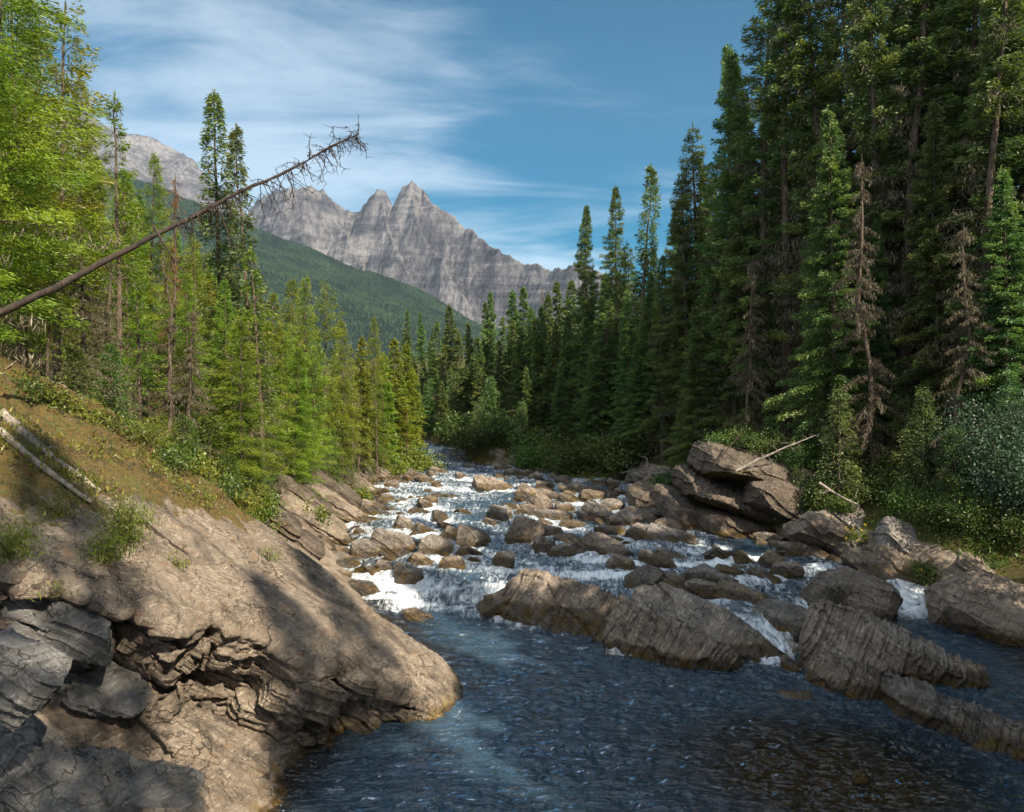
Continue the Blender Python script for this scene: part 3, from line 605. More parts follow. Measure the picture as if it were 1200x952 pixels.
# --- blocks at the foot of the great slab, lower left
FB = [(30, 700, 9.6, .55, .4, .22, 'blue'), (90, 728, 10.2, .60, .40, .26, 'blue'), (20, 745, 9.0, .45, .4, .3, 'blue'), (60, 790, 9.6, .5, .4, .28, 'blue'), (15, 800, 8.6, .40, .35, .35, 'blue'), (120, 815, 10.6, .5, .35, .2, 'blue'),
      (15, 890, 7.9, .52, .42, .42, 'blue'), (45, 940, 8.0, .55, .45, .35, 'blue'), (330, 812, 14.2, .55, .35, .30, 'slab'), (300, 835, 13.7, .45, .35, .26, 'slab'), (375, 818, 14.8, .55, .35, .32, 'slab'), (415, 800, 15.2, .45, .3, .26, 'slab'),
      (232, 876, 12.2, 1.15, .55, .22, 'slab'), (205, 900, 12.0, .42, .22, .14, 'slab'), (250, 905, 12.5, .24, .15, .10, 'slab'), (225, 915, 12.1, .30, .14, .08, 'slab'), (140, 925, 11.0, 1.1, .7, .3, 'blue'), (200, 945, 11.3, .8, .4, .2, 'slab')]
for i, (px, py, Y, a, b, c_, mt) in enumerate(FB):
    dv = SLABV - CAM; qx = 600 + dv[:, 0] / dv[:, 1] * FPX; qy = HZ - dv[:, 2] / dv[:, 1] * FPX; near = np.nonzero((qx - px) ** 2 + (qy - py) ** 2 < 30)[0]
    if len(near): j = near[np.argmin(dv[near, 1])]; c = SLABV[j] + np.array((0, .3 * b, -.25 * c_)); k_ = SLABV[j][1] / Y; a, b, c_ = a * k_, b * k_, c_ * k_
    else: c = P(px, py, Y)
    o = rock(c, (a, b, c_), frame(unit((.70, .45, -.50)), unit((.55, -.12, .80))), 900 + i, None, 'rock', 'rock_block', n=64, cuts=9, p=7, mat=mt, level=.0, layers=((BED, .13, .035), (CLV, .25, .03)), rough=.022)
    DESC.append((o, px, py, a * 2 / Y * FPX, 'shade-grey cracked block' if mt == 'blue' else 'smooth tan block'))
print('rocks', len(ROCKS))

# ================================================================== water
def build_water():
    ny, nx = 900, 700
    v = np.linspace(0, 1, ny); y = 5.5 * np.exp(v * math.log(100 / 5.5)); a = XL(y) - 1.5; b = XR(y) + 1.5
    u = np.linspace(0, 1, nx); X = a[:, None] + (b - a)[:, None] * u[None]; Y = np.repeat(y[:, None], nx, 1)
    Z = Lw(X, Y); P3 = np.stack([X, Y, 0 * X], -1).reshape(-1, 3)
    gy, gx = np.gradient(Z); dy = np.gradient(Y, axis=0); dx = np.gradient(X, axis=1); sl_ = np.hypot(gy / dy, gx / dx)
    uu = Y - YLED(X)
    up = sstep(-.8, .6, uu)
    sl_ = sl_ * (1 - .7 * sstep(50, 58, Y))
    foam = sl_ * .85 + up * .40 + .40 * np.exp(-np.clip(-uu, 0, None) / 1.5) * (uu < 0)
    # wakes round boulders
    wk = np.zeros_like(X)
    for (ox, oy, oa) in occ:
        dxx = X - ox; dyy = Y - oy
        m = (np.abs(dxx) < oa * 2.2) & (dyy < oa * 1.6) & (dyy > -oa * 4.5)
        if not m.any(): continue
        e = np.exp(-(dxx[m] / (oa * .95)) ** 2) * np.exp(-np.clip(-dyy[m] - oa * .4, 0, None) / (oa * 1.5)) * np.exp(-np.clip(dyy[m], 0, None) / (oa * .5))
        wk[m] = np.maximum(wk[m], e)
    foam = foam + wk * .22 * (.25 + .75 * up)
    # calm pool by the right of the wedge rock and under the overhang
    foam -= .45 * np.exp(-(((X - 11) / 2.0) ** 2 + ((Y - 17.5) / 2.2) ** 2)) + .5 * np.exp(-(((X - 9) / 1.5) ** 2 + ((Y - 28) / 1.6) ** 2))
    foam += .35 * np.exp(-(((X - 12) / 1.2) ** 2 + ((Y - 22) / 1.3) ** 2)) + .30 * np.exp(-(((X - 6.2) / 1.4) ** 2 + ((Y - 16.4) / 1.0) ** 2)) + .3 * np.exp(-(((X + .8) / 1.6) ** 2 + ((Y - 20.3) / 1.6) ** 2))
    foam = foam - .42 * sstep(.8, 3.0, -uu)
    foam += .22 * fbm(P3 * np.array((.6, .25, 1)), 3, 50).reshape(X.shape)
    w = fbm(P3 * np.array((.95, 2.5, 1)), 4, 60, .6).reshape(X.shape); w2 = fbm(P3 * np.array((1.8, 4.8, 1)), 3, 66, .5, True).reshape(X.shape)
    amp = .068 + .09 * np.clip(foam, 0, 1) ** 1.2
    Z = Z + w * amp * 1.2 + w2 * amp * .60 + fbm(P3 * np.array((.35, .5, 1)), 2, 3).reshape(X.shape) * .05 + .04
    dep = Lw(X, Y, False) - Gz(X, Y, False); mled = (q_edge(X, Y) < 11.9) & (Y > 7) & (Y < 16.6) & (X < 0)
    dep = np.where(mled, -(PL(X) - 2.05), dep); dep = np.where((X < 0) & (Y < 18) & (q_edge(X, Y) >= 11.9), 2, dep)
    dep = dep - 1.0 * np.exp(-(((X - 5.2) / 2.2) ** 2 + ((Y - 13.2) / 2.0) ** 2)) * (dep > .5)
    me = mesh_np('river', np.stack([X, Y, Z], -1).reshape(-1, 3), gridF(ny, nx), MAT['water'], attrs={'foam': np.clip(foam, -.5, 1.4).ravel(), 'depth': np.clip(dep, 0, 3).ravel()}, smooth=True)
    tag(link('river', me), kind='structure', label='blue river breaking white over boulders and smoothing into a pool', cat='river')
build_water()
# thin sheets of falling water over the ledges
def fall(px0, py0, px1, py1, Y0, Y1, wd, label, seed):
    a = P(px0, py0, Y0); b = P(px1, py1, Y1); n, m = 40, 24; t = np.linspace(0, 1, n)[:, None]; s = np.linspace(-1, 1, m)[None, :]
    dr = np.array((b - a)); sd = unit(np.cross(dr, (0, 0, 1)))
    bow = (4 * t * (1 - t)) * .12; V = a + t[..., None] * dr + (s * wd * (1 + t * .35))[..., None] * sd; V = V + bow[..., None] * np.array((-.2, -.8, .5)) + 0 * s[..., None]
    Pn = V.reshape(-1, 3); V = Pn + normals(Pn, gridF(n, m)) * (fbm(Pn * np.array((9, 9, 1.5)), 3, seed) * .05)[:, None]
    th = V + np.array((0, .05, -.05)); VV = np.concatenate([V, th]); F = gridF(n, m); F2 = np.concatenate([F, F[:, ::-1] + len(V)])
    edge = (1 - np.abs(s) ** 2 + 0 * t).ravel(); o = link('waterfall', mesh_np('waterfall', VV - a, F2, MAT['water'], attrs={'foam': np.tile(.35 + .4 * edge, 2)}, smooth=True), loc=a)
    tag(o, label, 'waterfall')
fall(742, 716, 727, 768, 20.2, 19.0, .28, 'thin white waterfall dropping between the two mid-river ledge rocks', 1)
fall(1001, 700, 1010, 726, 21.6, 21.0, .28, 'small bright fall between the black boulder and the slanting block', 2)
fall(905, 735, 915, 770, 20.0, 18.6, .35, 'narrow white chute left of the moss-stained rock', 3)

# ================================================================== conifers
def conifer(seed, H, rad, dens=1.0, crown0=.08, droop=.35, up=.15, spacing=.34, el=(.17, .035), lichen=0.0, sparse=.12, dead_to=.0, thin=.8, red=0.0, sag=.45):
    r = np.random.default_rng(seed); tr = Acc(); cr = Acc(); de = Acc()
    nz = 14; tz = np.linspace(0, 1, nz); bend = np.cumsum(r.normal(size=(nz, 2)) * .0035 * H, 0) * tz[:, None]
    path = np.stack([bend[:, 0], bend[:, 1], tz * H], -1); tr.add(*tube(path, .0088 * H * (1 - tz) ** .85 + .010, 9))
    def ctr(z): return np.array((np.interp(z, path[:, 2], path[:, 0]), np.interp(z, path[:, 2], path[:, 1]), z))
    z = crown0 * H; ph = r.uniform(0, 6.28); lob = r.uniform(0, 100)
    while z < H * .995:
        t = (z / H - crown0) / (1 - crown0); nb = r.integers(4, 7)
        for b in range(nb):
            ph += 2.4 + r.normal() * .35; prof = (1 - t) ** thin * min(1, .55 + 2.2 * t)
            m = float(vnoise(np.array([[math.cos(ph) * 1.2 + lob, math.sin(ph) * 1.2, z * .55]]), seed)[0])
            L = rad * prof * (1 + .42 * m) * r.uniform(.6, 1.12) + .10
            if r.random() < sparse or m < -.62: continue
            o = ctr(z + r.uniform(-.1, .1)); d = np.array((math.cos(ph), math.sin(ph), 0.)); n = max(3, int(L / .13)); s = np.linspace(.06, 1, n)
            ang = up * (t * 2.2 - .3) ; bp = o + d * (L * s)[:, None]; bp[:, 2] += L * (ang * s - droop * (1 - .6 * t) * s ** 1.6 + .16 * np.clip(s - .6, 0, 1))
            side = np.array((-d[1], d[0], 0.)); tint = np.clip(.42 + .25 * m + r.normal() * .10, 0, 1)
            if L > .5 and r.random() < .5: tr.add(*tube(np.vstack([o, bp[::max(1, n // 3)], bp[-1:]]), np.linspace(.012 + .006 * L, .004, 2 + len(bp[::max(1, n // 3)])), 3))
            isdead = (z / H < dead_to * r.uniform(.6, 1.3)) or r.random() < lichen * .25
            # twigs
            tl = np.clip(.42 * L * (1 - s) + .13, .1, .55) * (.7 + .5 * r.random(n)) * (s > .10)
            for sg in (-1, 1):
                ke = 3 if not isdead else 2
                for e in range(ke):
                    rep = int(math.ceil(dens)) if r.random() < (dens % 1 or 1) else int(dens)
                    for _ in range(rep):
                        w = (e + r.uniform(.2, 1.0, n)) / ke
                        td = d * .62 + side * sg * .8; td = td / np.linalg.norm(td); C = bp + td * (tl * w)[:, None]
                        C = C + r.normal(size=(n, 3)) * np.array((.04, .04, .09)); C[:, 2] -= (.25 + .35 * r.random(n)) * (tl * w) * (1.2 if isdead else 1.0)
                        if isdead:
                            keep = (tl > 0) & (r.random(n) < .55); k_ = int(keep.sum())
                            if not k_: continue
                            DD = r.normal(size=(k_, 3)) * .35; DD[:, 2] -= 1.0; ln = r.uniform(.10, .34, k_); CC = C[keep]; CC[:, 2] -= ln * .4
                            de.add(*leaves(CC, DD, ln, r.uniform(.015, .04, k_), np.clip(.4 + r.normal(size=k_) * .25, 0, 1), r))
                        else:
                            keep = tl > 0; k_ = int(keep.sum())
                            if not k_: continue
                            DD = td * 1.0 + d * .5 + r.normal(size=(k_, 3)) * .42; DD[:, 2] -= sag * r.uniform(0, 1.6, k_)
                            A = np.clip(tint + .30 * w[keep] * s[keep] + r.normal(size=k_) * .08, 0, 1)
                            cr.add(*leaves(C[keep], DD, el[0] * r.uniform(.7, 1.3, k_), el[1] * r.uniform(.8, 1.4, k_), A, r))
        z += spacing * r.uniform(.75, 1.25) * (1 - .45 * max(t, 0)) * (1 if t > .1 else 1.2)
    # leader
    k_ = 26; zz_ = H * (1 + r.uniform(-.02, .012, k_)); C = np.stack([path[-1, 0] + r.normal(size=k_) * .02, path[-1, 1] + r.normal(size=k_) * .02, zz_], -1); DD = r.normal(size=(k_, 3)) * .4; DD[:, 2] += 1
    cr.add(*leaves(C, DD, el[0], el[1], .6, r))
    return tr, cr, de
def snag(seed, H, tuft=1.0, rad=1.1):
    r = np.random.default_rng(seed); tr = Acc(); de = Acc(); n = 12; t = np.linspace(0, 1, n); b = np.cumsum(r.normal(size=(n, 2)) * .008 * H, 0)
    path = np.stack([b[:, 0], b[:, 1], t * H], -1); tr.add(*tube(path, .0075 * H * (1 - t) ** .7 + .012, 8))
    for i in range(int(H * 9)):
        z = H * r.uniform(.12, .99); ph = r.uniform(0, 6.28); L = rad * (1.1 - z / H) * r.uniform(.3, 1.2) + .15; o = np.array((np.interp(z, path[:, 2], path[:, 0]), np.interp(z, path[:, 2], path[:, 1]), z))
        s = np.linspace(0, 1, 5); d = np.array((math.cos(ph), math.sin(ph), 0)); bp = o + d * (L * s)[:, None] + np.cumsum(r.normal(size=(5, 3)) * .04, 0) * s[:, None]; bp[:, 2] -= L * .45 * s ** 1.5
        tr.add(*tube(bp, np.linspace(.016, .004, 5), 4))
        k_ = int(16 * L * tuft)
        if k_ > 0:
            w = r.random(k_); C = np.stack([np.interp(w, s, bp[:, q]) for q in range(3)], -1) + r.normal(size=(k_, 3)) * .05; ln = r.uniform(.08, .28, k_); C[:, 2] -= ln * .4
            DD = r.normal(size=(k_, 3)) * .4; DD[:, 2] -= 1; de.add(*leaves(C, DD, ln, r.uniform(.012, .03, k_), np.clip(.45 + r.normal(size=k_) * .25, 0, 1), r))
    return tr, Acc(), de
VAR = {}; TIP = {}
def variant(key, accs, needles, dead='dead_needles', wood='bark'):
    tr, cr, de = accs; d = {}
    V0 = tr.V[0]; ns = 9 if len(V0) % 9 == 0 else 8; TIP[key] = V0[-ns:].mean(0)
    V, F, A = tr.get(); d['trunk'] = mesh_np('trunk', V, F, MAT[wood], smooth=True)
    if cr.V: V, F, A = cr.get(); d['crown'] = mesh_np('crown', V, F, MAT[needles], attrs={'tint': A})
    if len(de.V) and sum(map(len, de.F)) > 900: V, F, A = de.get(); d['dead_branches'] = mesh_np('dead_branches', V, F, MAT[dead], attrs={'tint': A})
    VAR[key] = (d, tr, cr, de)
    print(key, {a: len(b.polygons) for a, b in d.items()})
# unit heights: every variant is modelled at its natural size and scaled a little
H0 = {}
def mk(key, H, needles, **k): variant(key, conifer(H=H, **k), needles); H0[key] = H
DK = 'dark_needles'; BR = 'bright_needles'
mk('dark1', 24, DK, seed=1, rad=2.7, dens=3, crown0=.04, lichen=.4, dead_to=.16, spacing=.34, el=(.21, .055))
mk('dark2', 24, DK, seed=2, rad=2.4, dens=3, crown0=.05, lichen=.7, dead_to=.20, spacing=.34, sparse=.14, el=(.21, .055))
mk('dark3', 22, DK, seed=3, rad=3.2, dens=3, crown0=.03, lichen=.2, dead_to=.06, spacing=.36, droop=.45, el=(.22, .058))
mk('shaggy', 25, DK, seed=4, rad=2.2, dens=3, crown0=.06, lichen=1.2, dead_to=.42, spacing=.32, sparse=.14, el=(.21, .055))
mk('fir1', 15, BR, seed=5, rad=2.1, dens=4, crown0=.10, lichen=.25, dead_to=.16, spacing=.30, sparse=.12, el=(.15, .028), droop=.4)
mk('fir2', 14, BR, seed=6, rad=1.9, dens=3, crown0=.08, lichen=.2, dead_to=.10, spacing=.30, sparse=.12, up=.25, droop=.25, el=(.15, .028), sag=.4)
mk('fir3', 16, BR, seed=8, rad=2.5, dens=4, crown0=.10, lichen=.15, dead_to=.10, spacing=.32, sparse=.10, up=.2, droop=.3, el=(.15, .028), sag=.5, thin=.85)
mk('highfir', 15, BR, seed=19, rad=2.1, dens=2, crown0=.36, lichen=.3, dead_to=.45, spacing=.34, sparse=.25, el=(.20, .05))
mk('dark4', 23, DK, seed=31, rad=2.3, dens=3, crown0=.05, lichen=.5, dead_to=.14, spacing=.40, sparse=.30, el=(.20, .05), thin=.55)
mk('fir4', 14, BR, seed=32, rad=1.9, dens=2.5, crown0=.16, lichen=.5, dead_to=.25, spacing=.42, sparse=.34, el=(.16, .038), thin=.5, up=.3)
mk('slim', 15, DK, seed=9, rad=1.2, dens=2, crown0=.10, lichen=.5, dead_to=.3, spacing=.25, sparse=.10, el=(.18, .045))
mk('slimsparse', 14, BR, seed=10, rad=1.5, dens=1.5, crown0=.10, lichen=.9, dead_to=.4, spacing=.40, sparse=.22, el=(.18, .045))
mk('young', 3.2, 'leaf_green', seed=12, rad=1.0, dens=2, crown0=.03, spacing=.13, el=(.11, .026), sparse=.05, thin=.9)
mk('youngdark', 3.4, DK, seed=22, rad=1.1, dens=2, crown0=.03, spacing=.14, el=(.11, .028), sparse=.06, thin=.9)
mk('mid1', 17, DK, seed=13, rad=2.1, dens=1.5, crown0=.04, spacing=.40, el=(.34, .11), lichen=.4, dead_to=.12)
mk('mid2', 17, DK, seed=14, rad=1.8, dens=1.5, crown0=.04, spacing=.40, el=(.34, .11), lichen=.6, dead_to=.2, sparse=.16)
mk('midfir', 15, BR, seed=15, rad=1.9, dens=1.5, crown0=.06, spacing=.38, el=(.30, .09), lichen=.2, dead_to=.10)
variant('snag', snag(16, 12, 1.5), 'dark_needles', wood='bark'); H0['snag'] = 12
variant('hairy', snag(17, 13, 7.0, 1.7), 'dark_needles', wood='bark'); H0['hairy'] = 13
variant('rusty', snag(18, 11, 4.0, .8), 'dark_needles', dead='red_needles', wood='bark'); H0['rusty'] = 11
KIND = {'dark1': 'dense dark green spruce', 'dark2': 'dark spruce with dead lower boughs', 'dark3': 'broad drooping dark spruce', 'dark4': 'ragged open-crowned dark spruce', 'fir4': 'ragged open sunlit fir', 'shaggy': 'tall spruce shaggy with grey lichen', 'fir1': 'sunlit yellow-green fir', 'fir2': 'bright green upswept fir', 'fir3': 'wide sunlit fir',
        'slim': 'slender dark spire-shaped spruce', 'slimsparse': 'thin sparse pine', 'young': 'young green fir', 'youngdark': 'young dark spruce', 'highfir': 'high-crowned fir', 'mid1': 'dark green spruce', 'mid2': 'narrow dark spruce', 'midfir': 'sunlit green fir', 'snag': 'bare brown dead snag', 'hairy': 'dead tree hung with grey lichen', 'rusty': 'dead tree with rusty needles'}
TREES = []; var_rng = random.Random(77)
def tree(key, x, y, top, stand, rz=None, wide=1.0, lean=0, vis=True):
    if key in ('dark1', 'dark2') and var_rng.random() < .33: key = 'dark4'
    if key in ('fir1', 'fir2') and var_rng.random() < .33: key = 'fir4'
    if vis: wide *= var_rng.uniform(.82, 1.22); lean += var_rng.uniform(-1.5, 1.5) * (key != 'slim')
    z = gz(x, y) - .1; H = top - z; s = H / H0[key]
    if s <= 0.05: return
    rz = random.uniform(0, 6.28) if rz is None else rz
    if vis:      # shift the foot so that a bent trunk still brings the tip over its place
        q = s ** .75 * wide; tx, ty = TIP[key][0] * q, TIP[key][1] * q; x -= tx * math.cos(rz) - ty * math.sin(rz); y -= tx * math.sin(rz) + ty * math.cos(rz); z = gz(x, y) - .1; s = (top - z) / H0[key]
    o = empty('young_fir' if key in ('young', 'youngdark') else ('dead_tree' if key in ('snag', 'hairy', 'rusty') else 'conifer_tree'), (x, y, z), rz)
    o.scale = (s ** .75 * wide, s ** .75 * wide, s); o.rotation_euler.x = R(random.uniform(-.8, .8)); o.rotation_euler.y = R(random.uniform(-.6, .6) + lean)
    for part, me in VAR[key][0].items(): link(part, me, o)
    tag(o, None, 'tree'); TREES.append((o, key, stand, 600 + x / max(y, .1) * FPX, vis)); return o
def tip(key, px, py, Y, stand, **k):
    p = P(px, py, Y); return tree(key, p[0], p[1], p[2], stand, **k)

ST = {'LN': 'at the far left edge', 'LM': 'behind the great slab', 'LF': 'on the upstream left bank', 'B': 'closing the valley', 'RF': 'upstream on the right bank', 'RN': 'in the near right wood', 'RU': 'low on the right bank', 'LU': 'low on the left slope'}
# left near
for (k_, px, py, Y) in [('fir3', 12, -260, 16), ('fir1', 62, 0, 19), ('fir3', 20, -60, 22), ('fir2', 100, 95, 22), ('slimsparse', 132, 112, 21), ('fir1', 50, 40, 25), ('fir2', 150, 200, 24), ('fir3', 180, 182, 27), ('rusty', 208, 205, 24),
                        ('slim', 256, 110, 27), ('slim', 282, 150, 26), ('fir2', 232, 285, 25), ('slimsparse', 300, 290, 25), ('hairy', 125, 300, 19), ('snag', 187, 290, 19.5), ('hairy', 90, 260, 17.5), ('fir1', 215, 320, 23), ('fir2', 262, 330, 24),
                        ('fir1', 318, 345, 28), ('slimsparse', 165, 330, 21), ('fir1', 285, 372, 23), ('hairy', 228, 360, 22), ('slimsparse', 60, 300, 16.5)]:
    tip(k_, px, py, Y, 'LM' if px > 110 else 'LN')
for (k_, px, py, Y) in [('fir2', 343, 329, 36), ('fir1', 357, 325, 34), ('fir2', 381, 331, 36), ('fir1', 330, 375, 31), ('fir1', 398, 375, 38), ('fir2', 438, 373, 46), ('midfir', 420, 395, 44), ('midfir', 461, 397, 53), ('midfir', 449, 415, 50), ('fir2', 368, 400, 33),
                        ('midfir', 478, 403, 60), ('slimsparse', 410, 405, 40), ('fir3', 350, 410, 31), ('fir1', 305, 400, 27), ('midfir', 432, 440, 47), ('midfir', 470, 440, 55), ('rusty', 476, 478, 53), ('fir2', 392, 430, 38), ('midfir', 487, 430, 62)]:
    tip(k_, px, py, Y, 'LF')
# end of the valley
for (k_, px, py, Y) in [('mid1', 495, 422, 78), ('mid2', 512, 377, 80), ('mid1', 527, 358, 76), ('mid2', 538, 392, 70), ('mid1', 548, 378, 74), ('mid2', 568, 354, 72), ('mid1', 578, 343, 70), ('mid2', 590, 372, 66), ('mid1', 600, 341, 70), ('mid2', 612, 337, 66), ('mid1', 622, 360, 64), ('snag', 634, 333, 66),
                        ('mid1', 643, 345, 62), ('mid2', 655, 331, 64), ('mid1', 669, 329, 62), ('mid2', 680, 345, 60), ('mid1', 505, 400, 84), ('mid2', 520, 405, 72), ('mid1', 558, 395, 66), ('mid1', 632, 372, 58), ('mid1', 484, 415, 80), ('mid2', 487, 438, 72)]:
    tip(k_, px, py, Y, 'B')
# right bank
for (k_, px, py, Y) in [('dark1', 693, 241, 55), ('dark2', 723, 220, 54), ('slim', 761, 197, 50), ('dark1', 740, 285, 52), ('dark3', 790, 235, 48), ('dark1', 815, 150, 44), ('dark2', 842, 56, 40), ('dark1', 800, 200, 43), ('dark1', 868, 60, 38), ('dark1', 897, -15, 37), ('dark3', 706, 330, 52)]:
    tip(k_, px, py, Y, 'RF')
for (k_, px, py, Y) in [('shaggy', 925, -120, 35), ('shaggy', 955, -160, 34), ('dark2', 990, -120, 36), ('shaggy', 1010, -200, 32), ('dark1', 1040, -150, 35), ('shaggy', 1075, -200, 31), ('dark3', 1060, -60, 33), ('dark1', 1110, -170, 32), ('dark2', 1140, -200, 30), ('dark1', 1175, -160, 30), ('shaggy', 1160, -120, 27.5),
                        ('dark3', 1200, -180, 28), ('dark3', 975, 130, 31), ('dark3', 1100, 120, 29), ('dark3', 1180, 200, 26.5), ('dark1', 905, 180, 36), ('dark2', 870, 220, 37), ('hairy', 1130, 260, 26.5), ('hairy', 880, 300, 33), ('hairy', 1010, 180, 29), ('dark1', 1030, 260, 30.5), ('dark3', 1240, 0, 27)]:
    tip(k_, px, py, Y, 'RN')
tr_rng = random.Random(5)
def free(x, y, dmin):
    return all((o.location.x - x) ** 2 + (o.location.y - y) ** 2 > dmin ** 2 for o, *_ in TREES)
# second rows fill the woods
n = 0
while n < 46:
    y = tr_rng.uniform(28, 70); x = float(XR(y)) + tr_rng.uniform(2.0, 26)
    if x / y > .72 or not free(x, y, 1.7): n += .05; continue
    px = 600 + x / y * FPX; lim = np.interp(px, [560, 690, 760, 840, 900, 1000, 1200], [370, 330, 290, 170, 90, -60, -120]); H = min(tr_rng.uniform(17, 25), (HZ - lim) / FPX * y + 6 - gz(x, y))
    tree(tr_rng.choice(('dark1', 'dark2', 'dark3', 'mid1', 'mid2', 'shaggy') if y < 48 else ('mid1', 'mid2')), x, y, gz(x, y) + H * tr_rng.uniform(.75, 1), 'RF' if px < 860 else 'RN'); n += 1
n = 0
while n < 26:
    y = tr_rng.uniform(62, 130); px = tr_rng.uniform(470, 720); x = (px - 600) / FPX * y
    if not free(x, y, 1.8) or XL(y) < x < XR(y): n += .05; continue
    tree(tr_rng.choice(('mid1', 'mid2')), x, y, 6 + (HZ - tr_rng.uniform(360, 420)) / FPX * y, 'B'); n += 1
n = 0
while n < 34:
    y = tr_rng.uniform(22, 70); x = float(XL(y)) - tr_rng.uniform(3.5, 26)
    if x / y < -.72 or not free(x, y, 1.7): n += .05; continue
    px = 600 + x / y * FPX; lim = np.interp(px, [0, 100, 140, 240, 300, 345, 440, 500], [60, 130, 200, 270, 340, 370, 410, 440]); top = 6 + (HZ - lim - tr_rng.uniform(0, 50)) / FPX * y
    tree(tr_rng.choice(('fir1', 'fir2', 'fir3', 'slimsparse') if y < 45 else ('midfir', 'mid1')), x, y, top, 'LF' if px > 320 else ('LM' if px > 110 else 'LN')); n += 1
# trees beyond the right edge of view whose shade falls on river and slab
for (x, y, top, k_) in [(13.6, 2.0, 18, 'dark3'), (13.3, .8, 21, 'dark3'), (14.2, -1.3, 20, 'dark3'), (15.2, -.6, 21, 'dark2'), (13.5, 6, 24, 'dark1'), (13.2, 9.5, 24, 'dark2'), (13.8, 12.5, 25, 'dark3'), (14.2, 3, 18, 'dark3'), (17, 8, 22, 'dark1'), (17.5, 12, 24, 'dark2'), (14.6, 15.6, 20, 'dark2'), (17.5, -1, 20, 'dark1'), (14.5, .2, 17, 'dark2'), (20.5, 3, 20, 'dark3'), (21, 9, 19, 'dark1'),
                        (13.0, -.6, 16, 'dark3'), (15.6, 1.8, 20, 'dark1'), (12.7, 4.6, 15, 'dark3'), (16, 4.8, 20, 'dark2'), (15.5, 10.6, 23, 'dark1'), (15.8, 13.8, 23, 'dark3'), (16.6, 17.5, 21, 'dark1'), (15.4, 7.6, 21, 'dark3'), (13.0, 8.0, 13, 'dark3'), (13.4, 14.4, 14, 'dark3'),
                        (8.0, -8, 27, 'dark2'), (6.2, -10.5, 26, 'dark1'), (10.4, -7.2, 28, 'slim'), (12.6, -8.5, 22, 'dark2'), (14.6, -6.5, 19.5, 'shaggy'), (16.5, -9, 31, 'slim'), (9.2, -11.5, 29, 'dark1'), (4.4, -9.5, 21, 'dark3'), (11.5, -2.5, 17, 'dark3'), (10.2, -4.6, 16, 'fir3'), (13.4, -2.6, 19, 'dark2'), (7.4, -6.0, 13, 'fir3'), (18.5, -13, 33, 'dark3')]:
    tree(k_, x, y, top, 'OUT', vis=False)
# the dark wood right behind the far bend
for (px, py, Y, k_) in [(560, 420, 63, 'mid1'), (585, 400, 62, 'mid2'), (607, 385, 60, 'mid1'), (630, 395, 58, 'mid2'), (648, 380, 57, 'mid1'), (668, 370, 56, 'mid1'), (686, 372, 54, 'mid2'), (545, 430, 66, 'mid1'), (528, 430, 68, 'mid2'), (712, 350, 51, 'dark1'), (735, 340, 49, 'dark3'), (760, 320, 46, 'dark1'), (783, 300, 44, 'dark2'), (520, 446, 64, 'mid1'), (575, 445, 60, 'mid2'), (618, 430, 57, 'mid1'), (658, 425, 54, 'dark3'), (698, 400, 50.5, 'dark3'), (748, 400, 46, 'dark3'), (500, 450, 70, 'mid1'), (835, 300, 40, 'dark3'), (815, 360, 38, 'dark3')]:
    tip(k_, px, py, Y, 'RF' if px > 690 else 'B')
# young firs
for (px, Y, h) in [(805, 33, 2.2), (835, 32.8, 3.4), (905, 31.8, 3.2), (930, 29.8, 2.2), (870, 33, 4.2), (655, 48, 2.5), (985, 28.5, 4.2), (1085, 27, 3.6), (1010, 29.5, 3), (940, 31, 2.6), (1120, 26, 2.4), (300, 24, 1.6), (385, 36, 2.8), (268, 21.5, 1.4), (215, 19.8, 1.5), (245, 22, 2.2), (340, 31, 2.0), (425, 45, 2.6), (178, 18.8, 1.2), (405, 40, 2.2), (1060, 28.5, 3.0), (90, 17, 1.6), (130, 18.5, 2.0)]:
    x = (px - 600) / FPX * Y; tree('young' if px < 600 else 'youngdark', x, Y, gz(x, Y) + h, 'RU' if px > 600 else 'LU')
for i, (px, Y, h) in enumerate([(500, 66, 2.5), (515, 63, 3.0), (530, 61, 3.4), (545, 60, 2.6), (560, 58, 3.2), (590, 57, 2.4), (505, 72, 4), (535, 66, 4.5), (575, 60, 4), (610, 56, 3), (487, 70, 3.5)]):
    x = (px - 600) / FPX * Y
    if x > XR(Y) + .3: tree('youngdark', x, Y, gz(x, Y) + h, 'B')
print('trees', len(TREES))

